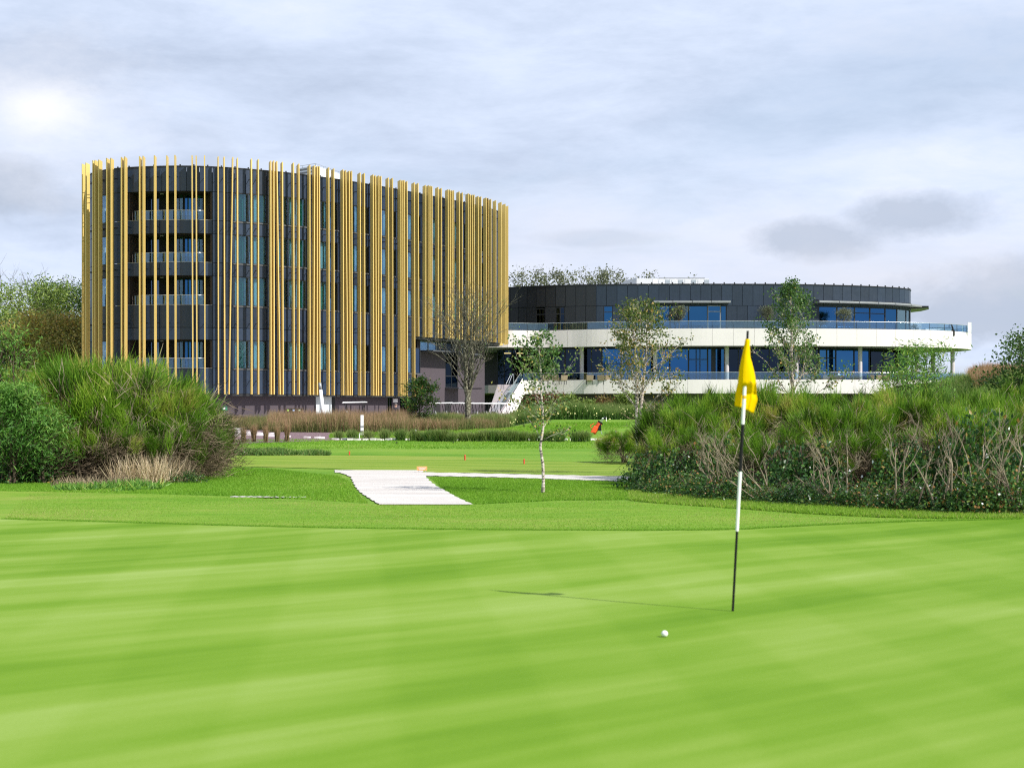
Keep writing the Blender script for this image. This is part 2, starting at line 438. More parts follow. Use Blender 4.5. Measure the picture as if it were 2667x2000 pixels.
fel = [Vector((-26, 24, 0)), Vector((-16, 26, 0))] + fe + [Vector((12.8, 20.4, 0)), Vector((20, 18, 0))]
strip('fringe', fel, gef, .012, M_FRINGE, 300, 24)
# fairway strip beyond the path
FW_F = [(430, 1187), (700, 1186), (1000, 1187), (1300, 1193), (1450, 1202), (1760, 1209)]
FW_N = [(430, 1213), (660, 1216), (868, 1222), (1000, 1229), (1300, 1234), (1760, 1245)]
q = list(range(430, 1761, 30))
strip('fairway', [ground_at(p, interp(FW_F, p)) for p in q], [ground_at(p, interp(FW_N, p)) for p in q], .010, M_FAIRWAY, 120, 30)
# pale path: wide arm and thin arm
L_ = [(1226, 872), (1232, 886), (1243, 913), (1258, 920), (1270, 926), (1284, 938), (1300, 962), (1316, 988)]
Rr = [(1226, 1100), (1239, 1106), (1246, 1112), (1258, 1124), (1270, 1141), (1282, 1164), (1297, 1190), (1308, 1214), (1316, 1233)]
ys = np.linspace(1226, 1316, 60)
def jag(y, s_): return 2.2 * math.sin(y * .9 + s_) + 1.3 * math.sin(y * 2.3 + s_ * 2)
strip('path', [ground_at(interp(L_, y) + jag(y, 0), y) for y in ys], [ground_at(interp(Rr, y) + jag(y, 2), y) for y in ys], .018, M_SAND, 120, 16)
q = list(range(872, 1681, 12))
TP = [(872, 1225), (1000, 1229), (1300, 1235), (1681, 1243)]
TN = [(872, 1232), (1000, 1238), (1106, 1240), (1300, 1244), (1500, 1251), (1681, 1256)]
strip('path', [ground_at(p, interp(TP, p) + .5 * math.sin(p * .1)) for p in q], [ground_at(p, interp(TN, p) + .7 * math.sin(p * .17)) for p in q], .014, M_SAND, 160, 8)
# worn pale edge of an old path left of it
q = list(range(600, 800, 6))
strip('worn_path_edge', [ground_at(p, 1296 + (p - 600) * .006 - 1.2 - .8 * math.sin(p * .3)) for p in q], [ground_at(p, 1296 + (p - 600) * .006 + 1.0 + .8 * math.sin(p * .41)) for p in q], .020, M_SAND, 60, 4)
# bark mulch under the grasses
q = list(range(380, 1330, 20))
strip('mulch_bed', [ground_at(p, 1112) for p in q], [ground_at(p, interp([(380, 1160), (560, 1158), (760, 1151), (1000, 1144), (1330, 1140)], p)) for p in q], .012, M_MULCH, 120, 24)
# cart lane in front of the hotel
strip('cart_lane', [Vector((x, 116 + max(0, (x + 22)) * .75, 0)) for x in range(-40, 4, 2)], [Vector((x, 97 + max(0, x + 22) * .12, 0)) for x in range(-40, 4, 2)], .02, M_CONC, 60, 40)
# soil under the bushes
strip('soil', [Vector((x, 44, 0)) for x in (-20, -16, -12, -9)], [ground_at(p, y) for p, y in ((-300, 1255), (0, 1256), (300, 1262), (520, 1215))], .012, M_SOIL, 40, 30)
strip('soil', [Vector((x, 42, 0)) for x in (5.0, 8, 12, 18)], [ground_at(p, y) for p, y in ((1760, 1262), (1960, 1275), (2300, 1295), (2800, 1310))], .012, M_SOIL, 40, 30)

# ------------------------------------------------------------------ plan curves of the two buildings
class Curve:
    def __init__(s, pts, closed=True, n_=1400):
        P_ = [Vector((p[0], p[1])) for p in pts]; out_ = []; k = len(P_)
        segs = k if closed else k - 1
        for i in range(segs):
            p0, p1, p2, p3 = [P_[j % k] if closed else P_[min(max(j, 0), k - 1)] for j in (i - 1, i, i + 1, i + 2)]
            for j in range(24):
                t = j / 24
                out_.append(.5 * ((2 * p1) + (p2 - p0) * t + (2 * p0 - 5 * p1 + 4 * p2 - p3) * t * t + (3 * p1 - p0 - 3 * p2 + p3) * t ** 3))
        out_.append(P_[0] if closed else P_[-1])
        s.a = np.array([[p.x, p.y] for p in out_]); d = np.linalg.norm(np.diff(s.a, axis=0), axis=1)
        s.s = np.concatenate([[0], np.cumsum(d)]); s.L = s.s[-1]; s.closed = closed
    def at(s, t, off=0.):
        if s.closed: t = t % s.L
        x = np.interp(t, s.s, s.a[:, 0]); y = np.interp(t, s.s, s.a[:, 1])
        e = .15
        t0, t1 = t - e, t + e
        if s.closed: t0 %= s.L; t1 %= s.L
        dx = np.interp(t1, s.s, s.a[:, 0]) - np.interp(t0, s.s, s.a[:, 0]); dy = np.interp(t1, s.s, s.a[:, 1]) - np.interp(t0, s.s, s.a[:, 1])
        l = math.hypot(dx, dy) or 1
        nx, ny = dy / l, -dx / l            # outward for a curve that runs left to right seen from the camera
        return Vector((x + nx * off, y + ny * off)), Vector((nx, ny))
    def find(s, px, off=0., lo=0., hi=None):
        hi = s.L if hi is None else hi
        ts = np.linspace(lo, hi, 1500); best = None
        for i, t in enumerate(ts):
            p, _ = s.at(t, off); e = abs(CX + p.x / p.y * F - px)
            if best is None or e < best[0] - 1e-9: best = (e, t)
            elif best[0] < 2 and e > 60: break
        return best[1]
    def ring(s, off, k=120):
        return [s.at(s.L * i / k, off)[0] for i in range(k)]

def seg_box(mb, cv, sa, sb, za, zb, o_out, o_in, m=0, k=1, gap=0.):
    sa += gap; sb -= gap; za += gap; zb -= gap
    for i in range(k):
        a, b = sa + (sb - sa) * i / k, sa + (sb - sa) * (i + 1) / k
        A, B, A2, B2 = cv.at(a, o_out)[0], cv.at(b, o_out)[0], cv.at(a, o_in)[0], cv.at(b, o_in)[0]
        mb.hexa([(A.x, A.y, za), (B.x, B.y, za), (B2.x, B2.y, za), (A2.x, A2.y, za)], [(A.x, A.y, zb), (B.x, B.y, zb), (B2.x, B2.y, zb), (A2.x, A2.y, zb)], m)
    return mb
def curve_tube(cv, sa, sb, off, z, r, m, name, parent, step=.6, seg=6):
    k = max(2, int((sb - sa) / step))
    pts = [(*cv.at(sa + (sb - sa) * i / k, off)[0], z) for i in range(k + 1)]
    return MB().tube(pts, r, seg).build(name, m, parent, smooth=True)
def split(a, b, step):
    k = max(1, round((b - a) / step)); return [(a + (b - a) * i / k, a + (b - a) * (i + 1) / k) for i in range(k)]

# ================================================================== HOTEL
hotel = thing('hotel', 'dark curved five storey hotel wrapped in upright gold fins', 'building', (-18, 124, 0.35))
HI = Matrix.Translation((18, -124, -0.35))
HW = Curve([(-34.2, 117.5), (-34.15, 115.2), (-33.2, 112.5), (-30.9, 110.4), (-27.6, 109.4), (-24.6, 109.25), (-21.8, 110.0), (-19.07, 111.4), (-16.3, 113.4), (-13.6, 116.0), (-10.7, 119.3), (-7.77, 123.2),
            (-4.6, 127.6), (-2.6, 130.8), (-1.45, 133.3), (-1.2, 135.8), (-3.0, 138.8), (-7, 141), (-12, 141), (-18, 138), (-27, 131.5), (-32.0, 125.5)])
HEND = HW.find(1300, 0, 5, 50)
def hs(px, off=0.): return HW.find(px, off, 0, 46)
Z_PAR, Z_ROOF = 20.55, 20.1
ROWS = [(16.45, 18.66), (13.2, 15.42), (9.93, 12.18), (5.07, 7.26)]
S_LEFT, S_B0, S_B1 = 0.0, hs(331), hs(553)
S_STEP = hs(1081)
BAYS = [(610, 2.6), (725, 2.45), (834, 1.8), (916, 1.9), (993, 1.8), (1061, 1.75), (1125, 1.75), (1182, 1.75), (1233, 1.75), (1276, 1.6)]
wins = [(hs(px), hs(px) + w_) for px, w_ in BAYS]
narrow = (hs(262), hs(262) + 1.15)
hb = []                       # hotel part objects built in world coordinates
def hp(o): o.parent = hotel; o.matrix_parent_inverse = HI; return o
# core, slabs, roof
mb = MB(); mb.poly(HW.ring(-3.2), .3, 20.0); hp(mb.build('core_wall', M_DARKIN))
S_END2 = HW.find(1303, 0, 30, 60)
def slab_ring(off): return HW.ring(off, 160)
for (za, zb) in [(18.66, 20.1), (15.42, 16.45), (12.18, 13.2)]:
    hp(MB().poly(slab_ring(-.14), za, zb).build('floor_slab', M_DARKIN))
hp(MB().poly(slab_ring(-.14), 8.25, 9.93).build('floor_slab', M_DARKIN))
# lower volume: only up to the step
def part_ring(off, off_in):
    ts = np.linspace(0, S_STEP, 60)
    a = [HW.at(t, off)[0] for t in ts]; b = [HW.at(t, off_in)[0] for t in ts[::-1]]
    return a + b
hp(MB().poly(part_ring(-.14, -5), 7.26, 8.24).build('floor_slab', M_DARKIN))
hp(MB().poly(part_ring(-.14, -5), 3.15, 5.07).build('floor_slab', M_DARKIN))
# cladding panels
zs_par = [(18.66, Z_PAR)]
def clad(sa, sb, za, zb, m=M_PANEL, step=.9):
    for (a, b) in split(sa, sb, step):
        hp(seg_box(MB(), HW, a, b, za, zb, 0, -.13, gap=.018, k=2).build('cladding_panel', m))
cuts = sorted([0, narrow[0], narrow[1], S_B0, S_B1] + [x for w_ in wins for x in w_] + [HEND + 3.5])
for (a, b) in zip(cuts[:-1], cuts[1:]):
    clad(a, b, 18.66, Z_PAR, step=1.0)
for (za, zb) in [(15.42, 16.45), (12.18, 13.2)]:
    for (a, b) in zip(cuts[:-1], cuts[1:]): clad(a, b, za, zb, step=1.3)
for (a, b) in zip(cuts[:-1], cuts[1:]):
    clad(a, b, 8.2, 9.93, step=1.3)
    if a < S_STEP - .3:
        clad(a, min(b, S_STEP), 7.26, 8.2, step=1.3); clad(a, min(b, S_STEP), 3.12, 5.07, step=1.3)
# piers between the windows
openings = [narrow, (S_B0, S_B1)] + wins
ends = [0] + [x for o_ in openings for x in o_] + [HEND + 3.5]
piers = [(ends[i], ends[i + 1]) for i in range(0, len(ends), 2)]
for ri, (za, zb) in enumerate(ROWS):
    for (a, b) in piers:
        if ri == 3:
            if a > S_STEP: continue
            b = min(b, S_STEP)
        if b - a > .05: clad(a, b, za, zb, step=1.0)
# parapet cap
hp(seg_box(MB(), HW, 0, HW.L - .01, Z_PAR, Z_PAR + .06, .05, -.35, k=120).build('parapet_cap', M_FRAME))
hp(MB().poly(HW.ring(-.4), 20.1, 20.22).build('roof', M_ROOF))
mb = MB()
for t in np.arange(.3, HW.L, 1.05):
    c, nn_ = HW.at(t, -.08); mb.box(c.x - .05, c.x + .05, c.y - .05, c.y + .05, Z_PAR + .06, Z_PAR + .17)
hp(mb.build('parapet_clip', M_FRAME, kind='stuff'))
# windows
def curtain(cv, a, b, za, zb, off, m, parent):
    k = max(6, int((b - a) / .055)); vs = []; 
    for i in range(k + 1):
        p, _ = cv.at(a + (b - a) * i / k, off + (.035 if i % 2 else -.035) + random.uniform(-.01, .01)); vs += [(p.x, p.y, za), (p.x, p.y, zb)]
    o = MB().add(vs, [(2 * i, 2 * i + 2, 2 * i + 3, 2 * i + 1) for i in range(k)]).build('curtain', m); o.parent = parent; return o
def window(cv, a, b, za, zb, fr, gl, mulls, off=-.07, parent=None, fw=.05, transoms=(), name='window', inv=HI, frames=M_FRAME, curt=None, sill=True, par=None):
    """a framed window: frame > pane, curtain"""
    mbf = MB()
    edges = [a] + [a + (b - a) * t for t in mulls] + [b]
    seg_box(mbf, cv, a, b, za, za + fw, off + .05, off - .03, k=2); seg_box(mbf, cv, a, b, zb - fw, zb, off + .05, off - .03, k=2)
    for i, e in enumerate(edges):
        l, r = (e, e + fw) if i == 0 else ((e - fw, e) if i == len(edges) - 1 else (e - fw * .6, e + fw * .6))
        seg_box(mbf, cv, l, r, za + fw, zb - fw, off + .048, off - .028)
    for (i, zt) in transoms:
        seg_box(mbf, cv, edges[i] + fw, edges[i + 1] - fw, zt - .04, zt + .04, off + .046, off - .026)
    wo = mbf.build(name, frames)
    wo.parent = par or hotel; wo.matrix_parent_inverse = inv
    for i in range(len(edges) - 1):
        g_ = gl[i] if isinstance(gl, (list, tuple)) else gl
        o = seg_box(MB(), cv, edges[i] + fw * .7, edges[i + 1] - fw * .7, za + fw, zb - fw, off + .01, off - .01, k=1 if b - a < 3 else 2).build('pane', g_); o.parent = wo
        if i in fr:
            o = seg_box(MB(), cv, edges[i] + fw, edges[i + 1] - fw, za + .02, za + (zb - za) * .42, off + .10, off + .085).build('guard_pane', G_RAIL); o.parent = wo
    if sill:
        o = seg_box(MB(), cv, a - .08, b + .08, za - .10, za - .004, .06, off + .045, k=2).build('sill', M_SILL if curt else M_FRAME); o.parent = wo
    if curt:
        for (u0, u1, m_) in curt: curtain(cv, a + (b - a) * u0, a + (b - a) * u1, za + .02, zb - .02, off - .28, m_, wo)
    return wo
G_, T_, O_ = M_GREEN_C, M_TEAL_C, M_OLIVE_C
for ri, (za, zb) in enumerate(ROWS):
    for bi, (a, b) in enumerate(wins):
        if ri == 3 and bi > 5: continue
        rr = random.Random(ri * 31 + bi)
        if bi == 0: cu = [(.02, .12, T_), (.16, .31, G_), (.33, .39, T_), (.50, .56, G_), (.62, .74, T_), (.78, .93, G_), (.93, .98, T_)]
        elif bi == 1: cu = [(.02, .12, T_), (.18, .28, G_), (.45, .55, T_), (.66, .78, T_), (.80, .97, G_)]
        else: cu = [(.03, .3, rr.choice([T_, G_])), (.34, .5, T_), (.52, .70, G_)]
        if ri == 0 and bi > 0: cu = cu[1:]
        window(HW, a, b, za, zb, {1} if bi > 1 or ri < 3 else {}, [G_HOTEL, G_HOTEL, G_HOTEL] if bi < 2 else [G_HOTEL, G_HOTEL, G_HOTELDARK], (.34, .62) if bi else (.42, .58), curt=cu)
    if ri < 3 or True:
        window(HW, *narrow, za, zb, {0}, G_HOTEL, (), curt=[(.1, .9, O_)])
# balconies: recess 1.9 m deep
BW = 1.9
for ri, (za, zb) in enumerate(ROWS):
    fl = za - .25
    hp(seg_box(MB(), HW, S_B0, S_B1, za - .45, fl, -.15, -BW - .1, k=10).build('balcony_floor', M_CONC))
    for (e, d_) in ((S_B0, 1), (S_B1, -1)):
        lo, hi = (e, e + .12) if d_ > 0 else (e - .12, e)
        hp(seg_box(MB(), HW, lo, hi, fl, zb, -.14, -BW, k=1).build('balcony_side_wall', M_BROWNIN))
    ed = np.linspace(S_B0 + .13, S_B1 - .13, 9)
    kinds = ['g', 'g', 'd', 'd', 'n', 'g', 'g', 'd']
    Lb = S_B1 - S_B0
    def bs(px): return S_B0 + (px - 331) / 222 * Lb
    # back wall: glazed parts and dark wall parts
    for (p0, p1, kd) in [(335, 392, 'w'), (392, 440, 'x'), (440, 466, 'w2'), (466, 470, 'x'), (470, 492, 'b'), (492, 530, 'c'), (530, 549, 'x')]:
        a, b = bs(p0), bs(p1)
        if kd == 'x': hp(seg_box(MB(), HW, a, b, fl, zb, -BW, -BW - .15, k=2).build('balcony_back_wall', M_BROWNIN if p0 > 500 else M_DARKIN))
        else:
            window(HW, a, b, fl, zb, {}, G_BLUE if kd == 'b' else (G_HOTELDARK if kd == 'w' else G_HOTEL), (.35, .62) if kd == 'w' else ((.5,) if kd != 'b' else ()), off=-BW, name='balcony_door', sill=False,
                   curt={'w': None, 'w2': [(.45, .9, G_)], 'b': None, 'c': [(.02, .3, O_), (.45, .8, G_), (.8, .98, O_)]}[kd])
    # glass balustrade
    ra, rb = bs(345), bs(532)
    for (a, b) in split(ra, rb, 1.5):
        hp(seg_box(MB(), HW, a, b, za + .02, za + .76, -.28, -.30, gap=.01, k=2).build('balcony_glass', G_RAIL))
    hp(curve_tube(HW, ra, rb, -.29, za + .78, .022, M_STEEL, 'handrail', None))
    hp(seg_box(MB(), HW, S_B0, S_B1, za, za + .03, .02, -.2, k=10).build('coping', M_GREY))
    # small round ceiling lamp
    p = HW.at(bs(413), -1.0)[0]; hp(MB().lathe((p.x, p.y, zb - .09), [(.14, 0), (.15, .02), (.15, .085)], 12).build('ceiling_lamp', M_GREY, smooth=True))
# plinth
PO = -.75
S_P0, S_P1 = 0, S_STEP
for (a, b, m_) in [(0, hs(822, PO), M_PLUM), (hs(863, PO), hs(872, PO), M_BLACKMETAL), (hs(872, PO), hs(1010, PO), M_PLUM), (hs(1022, PO), hs(1042, PO), M_PLUM), (hs(1060, PO), S_STEP, M_PLUM)]:
    k = max(1, int((b - a) / 4.2))
    for i in range(k):
        hp(seg_box(MB(), HW, a + (b - a) * i / k, a + (b - a) * (i + 1) / k, .3, 3.1, PO, PO - .25, gap=.006, k=4).build('plinth_wall', m_))
a, b = hs(822, PO), hs(863, PO)
hp(seg_box(MB(), HW, a + .02, b - .02, .3, 3.08, PO + .05, PO - .06, k=1).build('sliding_door', M_GREYBLIND, label='pale grey sliding door in the plum plinth'))
for (p0, p1) in [(1010, 1022), (1042, 1060)]:
    window(HW, hs(p0, PO), hs(p1, PO), .35, 3.05, {}, G_DARK, (.5,), off=PO - .1, name='door', sill=False)
hp(seg_box(MB(), HW, 0, S_STEP, 2.95, 3.12, -.02, -1.2, k=50).build('soffit', M_FRAME))
p = HW.at(hs(1027, PO), PO + .06)[0]; hp(MB().box(p.x - .25, p.x + .25, p.y - .08, p.y + .05, 2.55, 2.85).build('wall_lamp', M_WHITE))
# return wall at the step
A, B = HW.at(S_STEP, -.02)[0], HW.at(S_STEP, -3.4)[0]
tdir = (HW.at(S_STEP + .1)[0] - HW.at(S_STEP)[0]).normalized()
def xyz(p, z): return (p.x, p.y, z)
A2, B2 = A - tdir * .3, B - tdir * .3
hp(MB().hexa([xyz(A2, .3), xyz(A, .3), xyz(B, .3), xyz(B2, .3)], [xyz(A2, 8.2), xyz(A, 8.2), xyz(B, 8.2), xyz(B2, 8.2)]).build('return_wall', M_PANEL_D))
# recessed lower wall right of the step
RO = -1.5
sR = HEND + 2.5
hp(MB().poly([HW.at(t, -.1)[0] for t in np.linspace(S_STEP, sR, 40)] + [HW.at(t, -3.1)[0] for t in np.linspace(sR, S_STEP, 40)], 8.02, 8.2).build('soffit', M_FRAME))
lw = lambda px: hs(px, RO)
def lowwall(p0, p1, z0, z1, m_=M_PLUM):
    a, b = lw(p0), (lw(p1) if p1 else sR)
    hp(seg_box(MB(), HW, a, b, z0, z1, RO, RO - .2, gap=.004, k=max(1, int((b - a) / 1.2))).build('lower_wall', m_))
zT, zTs = 8.0, 7.05
lowwall(1086, 1094, zTs, zT); 
window(HW, lw(1094), lw(1137), zTs + .1, zT, {}, G_HOTEL, (.5,), off=RO - .05, name='strip_window', frames=M_GREY, curt=[(.02, .48, M_GREYBLIND), (.52, .98, M_GREYBLIND)])
window(HW, lw(1137), lw(1160), zTs + .1, zT, {}, G_DARK, (), off=RO - .05, name='strip_window', frames=M_GREY)
lowwall(1086, 1160, .3, zTs)
window(HW, lw(1160), lw(1192), 3.95, zT, {}, [G_DARK, G_DARK], (.5,), off=RO - .05, name='tall_window', frames=M_FRAME, transoms=((0, 5.0), (1, 5.0)), curt=[(.02, .3, M_GREYBLIND)])
lowwall(1160, 1192, .3, 3.85)
lowwall(1192, 1200, .3, zT); lowwall(1200, 1238, .3, zTs)
window(HW, lw(1200), lw(1238), zTs, zT, {}, G_HOTEL, (.33, .66), off=RO - .05, name='strip_window', frames=M_GREY, curt=[(.4, .6, M_GREYBLIND)])
lowwall(1238, 1256, .3, 7.9)
window(HW, lw(1256), lw(1280), 3.95, zT, {}, G_DARK, (.5,), off=RO - .05, name='tall_window', frames=M_GREY)
lowwall(1256, 1280, .3, 3.85); lowwall(1280, None, .3, zT)
for (p0, p1) in [(1131, 1147), (1158, 1173)]:
    hp(seg_box(MB(), HW, lw(p0), lw(p1), .32, 2.75, RO + .012, RO - .02).build('door', M_DARKIN))
# gold fins: (x at top, x at bottom) measured from the photograph
FINS = [(212, 212), (219, 219), (228, 228), (246, 246), (252, 252), (261, 261), (281, 281), (292, 292), (318.5, 318.5), (328, 328), (365.5, 366), (375, 376), (404, 405), (436, 437), (457, 458), (501, 502.5), (511, 513),
        (533, 534.5), (567.5, 569), (583.5, 585), (606, 596), (617.7, 618.8), (653.4, 655), (671.4, 672.6), (703, 704), (711, 712.7), (719.6, 727.6), (734, 735.6), (762.6, 763.8), (776.5, 777.5), (804, 805.5),
        (817, 814), (823.7, 823.8), (829, 831), (853.6, 854.7), (866.5, 867.6), (890.6, 891.9), (897.6, 902.9), (906.7, 909.3), (912.8, 914.5), (934.6, 936), (945.8, 947.8), (968.7, 970.2), (974.7, 977), (983.2, 982),
        (989.2, 989.5), (1008.2, 1010), (1018.8, 1020), (1040, 1041), (1045, 1046), (1049.7, 1051), (1056.8, 1058), (1076, 1077), (1085.7, 1087), (1105, 1105), (1113.3, 1113.6), (1118, 1118), (1122, 1121), (1137.4, 1137.4),
        (1146.5, 1147), (1163.5, 1164), (1168.7, 1169), (1174, 1174), (1178, 1178), (1192.8, 1193), (1201, 1201), (1216.5, 1217), (1220.8, 1221), (1227, 1227), (1231.5, 1231), (1242.5, 1242.5), (1249.3, 1249.3), (1262.8, 1262.8),
        (1268.6, 1268), (1275.3, 1275), (1285.6, 1285.6), (1291.7, 1291), (1299.4, 1299.4), (1305, 1305), (1311, 1310), (1316, 1316)]
FO = .60
brk = MB()
def fin(t0, t1, zb, zt, jit=0):
    c0, n0 = HW.at(t0, FO); c1, n1 = HW.at(t1, FO)
    mbf = MB()
    def corners(c, n_, z, lift=0):
        t = Vector((-n_.y, n_.x)); w2, d2 = .042, .172
        q = [c - t * w2 - n_ * d2 * -1, c + t * w2 + n_ * d2, c + t * w2 - n_ * d2, c - t * w2 - n_ * d2]
        q = [c - t * w2 + n_ * d2, c - t * w2 - n_ * d2, c + t * w2 - n_ * d2, c + t * w2 + n_ * d2]
        return [(p.x, p.y, z + (lift if i in (1, 2) else 0)) for i, p in enumerate(q)]
    b = corners(c1, n1, zb); t_ = corners(c0, n0, zt, -.10)
    mbf.hexa(b, t_)
    o = mbf.build('fin', M_GOLD); hp(o)
    # brackets back to the wall
    for z in [z_ for z_ in (19.75, 15.95, 12.7, 8.55, 4.1) if z_ > zb + .2]:
        u = (z - zb) / (zt - zb); t = t1 + (t0 - t1) * u
        for dz in ((0,) if z != 19.75 else (0, .0)):
            a, n_ = HW.at(t, FO - .10); b_, _ = HW.at(t, -.03)
            brk.tube([(a.x, a.y, z + dz), (b_.x, b_.y, z + dz)], .028, 4)
SEAMZ = 0
for i, (xt, xb) in enumerate(FINS):
    if xt < 216: t0 = t1 = .05
    else: t0, t1 = hs(xt, FO), hs(xb, FO)
    fin(t0, t1, 8.18 if xb > 1079 else 3.07, 21.27 + .02 * math.sin(i * 2.3))
# fins that carry on round both ends
rr = random.Random(3)
t = HW.L - .35
while t > HW.L - 14:
    fin(t, t, 3.07, 21.27); t -= rr.choice([.3, .35, .9, 1.1])
t = hs(1316, FO) + .5
while t < hs(1316, FO) + 12:
    fin(t, t, 8.18, 21.27); t += rr.choice([.3, .35, .9, 1.1])
brk.build('bracket', M_BLACKMETAL, kind='stuff'); hp(bpy.data.objects['bracket'])
# roof plant box
def wbox(px0, px1, y0, y1, D, depth, m_, name, parent=None, inv=None, z0=None):
    x0, x1 = X(px0, D), X(px1, D); a, b = Z(y1, D), Z(y0, D)
    if z0 is not None: a = z0
    return MB().box(x0, x1, D, D + depth, a, b).build(name, m_)
ru = thing('rooftop_unit', 'white louvred plant enclosure on the gold finned hotel roof', 'rooftop unit', (X(860, 124), 124, 20.22))
def child(o, par): o.parent = par; o.matrix_parent_inverse = Matrix.Translation(-par.location); return o
zu = Z(445, 122)
A, B_, Cc = Vector((X(771, 121), 121)), Vector((X(822, 119.5), 119.5)), Vector((X(884, 123.5), 123.5)); Dd = A + (Cc - B_)
child(MB().hexa([xyz(q, 20.22) for q in (A, B_, Cc, Dd)], [xyz(q, zu) for q in (A, B_, Cc, Dd)]).build('casing', M_ROOFWHITE), ru)
for i in range(6):
    z = 20.75 + i * .28
    if z > zu - .2: break
    d = (A - B_).normalized(); nrm = Vector((d.y, -d.x)); nrm = nrm if nrm.y < 0 else -nrm
    p0, p1 = A - d * .2 + nrm * .01, B_ + d * .2 + nrm * .01
    child(MB().hexa([xyz(p0, z), xyz(p1, z), xyz(p1 + nrm * -.05, z), xyz(p0 + nrm * -.05, z)][::1], [xyz(p0 + nrm * .06, z - .0 + .14), xyz(p1 + nrm * .06, z + .14), xyz(p1 - nrm * .05, z + .14), xyz(p0 - nrm * .05, z + .14)]).build('louvre', M_GREY), ru)
for (u, v_) in [(A, B_), (B_, Cc)]:
    for k in range(4):
        q_ = u.lerp(v_, k / 3); child(MB().tube([xyz(q_, zu), xyz(q_, zu + .16)], .03, 5).build('rail_post', M_STEEL), ru)
    child(MB().tube([xyz(u, zu + .16), xyz(v_, zu + .16)], .025, 5).build('guard_rail', M_STEEL), ru)
an = thing('antenna', 'thin metal aerial with crossed rods on the hotel roof', 'antenna', (X(1203, 133), 133, 20.22))
q0 = Vector((X(1203, 133), 133, 20.22)); zt = Z(500, 133)
child(MB().tube([q0, (q0.x, q0.y, zt)], .03, 5).build('mast', M_STEEL), an)
mbr = MB(); 
for dx in (-.18, .02, .2): mbr.tube([(q0.x + dx, q0.y, zt - .5), (q0.x + dx * 1.6, q0.y, zt + .1)], .014, 4)
mbr.tube([(q0.x - .2, q0.y, zt - .3), (q0.x + 1.0, q0.y, zt - .22)], .014, 4)
for k in range(5): mbr.tube([(q0.x + .3 + k * .17, q0.y - .12, zt - .26), (q0.x + .3 + k * .17, q0.y + .12, zt - .18)], .01, 4)
child(mbr.build('rods', M_STEEL), an)

# ================================================================== CLUBHOUSE
club = thing('clubhouse', 'low curved clubhouse with white terrace bands and blue windows', 'building', (17, 142, .35))
CI = Matrix.Translation((-17, -142, -.35))
def cp(o): o.parent = club; o.matrix_parent_inverse = CI; return o
K = 1.14
def pc(l, k=K): return [(X(p, d * k), d * k) for p, d in l]
CU = Curve(pc([(1290, 128.6), (1322, 127.6), (1400, 125.9), (1500, 124.9), (1600, 124.3), (1700, 124.05), (1850, 124), (1990, 124.1), (2080, 124.4), (2150, 124.9), (2220, 125.6), (2280, 126.5), (2330, 127.6), (2358, 128.7), (2372, 130.2)]) + [(41.9, 151.5), (40.2, 155), (35, 158), (20, 160)], closed=False)
CT = Curve(pc([(1270, 124.0), (1322, 123.6), (1400, 124.1), (1480, 123.3), (1560, 122.3), (1680, 121.5), (1800, 121.05), (1900, 121), (2000, 121.05), (2150, 121.4), (2300, 122.2), (2400, 123.3), (2470, 124.8), (2510, 126.4), (2530, 128.2)]) + [(47.5, 149.5), (45.5, 153.5), (40, 157), (30, 158)], closed=False)
def us(px, off=0.): return CU.find(px, off, 0, 46)
def ts_(px, off=0.): return CT.find(px, off, 0, 52)
UEND = CU.L - 18
TEND = CT.L - 12
zR, zW, zT1, zT0, zF1 = 14.44, 12.34, 9.88, 8.17, 9.4
zL1, zL0, zF0 = 4.93, 3.55, 4.45
# parapet band and panels
uw = [(1395, 1420), (1447, 1471), (1572, 1596), (1700, 1892), (2133, 2374)]
u0 = 0
edges = [0] + [us(p) for w_ in uw[:-1] for p in w_] + [us(2133), UEND]
def cclad(sa, sb, za, zb, m_, step=1.05):
    for (a, b) in split(sa, sb, step):
        cp(seg_box(MB(), CU, a, b, za, zb, 0, -.14, gap=.018, k=1).build('cladding_panel', m_))
sD = us(1553)  # left of here shade and dark reflection are put into the panel colour
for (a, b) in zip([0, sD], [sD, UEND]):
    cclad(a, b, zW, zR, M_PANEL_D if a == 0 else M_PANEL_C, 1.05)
a, b = us(1350), us(1386)
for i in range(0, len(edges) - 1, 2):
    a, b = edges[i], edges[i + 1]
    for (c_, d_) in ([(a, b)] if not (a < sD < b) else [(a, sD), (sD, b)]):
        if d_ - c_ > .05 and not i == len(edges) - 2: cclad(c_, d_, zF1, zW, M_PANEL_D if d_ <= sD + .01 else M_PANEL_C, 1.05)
a, b = us(1892), us(2133)
cp(seg_box(MB(), CU, 0, UEND, zW - .02, zR - .05, -.16, -.35, k=60).build('wall_backing', M_DARKIN))
cp(seg_box(MB(), CU, 0, UEND, zR, zR + .07, .06, -.4, k=60).build('parapet_cap', M_FRAME))
mb = MB()
for t in np.arange(.4, UEND, 1.03):
    c, _ = CU.at(t, -.1); mb.box(c.x - .06, c.x + .06, c.y - .06, c.y + .06, zR + .07, zR + .22)
cp(mb.build('parapet_clip', M_FRAME, kind='stuff'))
ringU = [CU.at(t, -.3)[0] for t in np.linspace(0, CU.L, 90)] + [Vector((10, 168)), Vector((-6, 160))]
cp(MB().poly(ringU, zR - .3, zR - .12).build('roof', M_ROOF))
ringC = [CU.at(t, -3.5)[0] for t in np.linspace(0, CU.L, 90)] + [Vector((10, 168)), Vector((-5, 160))]
cp(MB().poly(ringC, .3, zR - .32).build('core_wall', M_DARKIN))
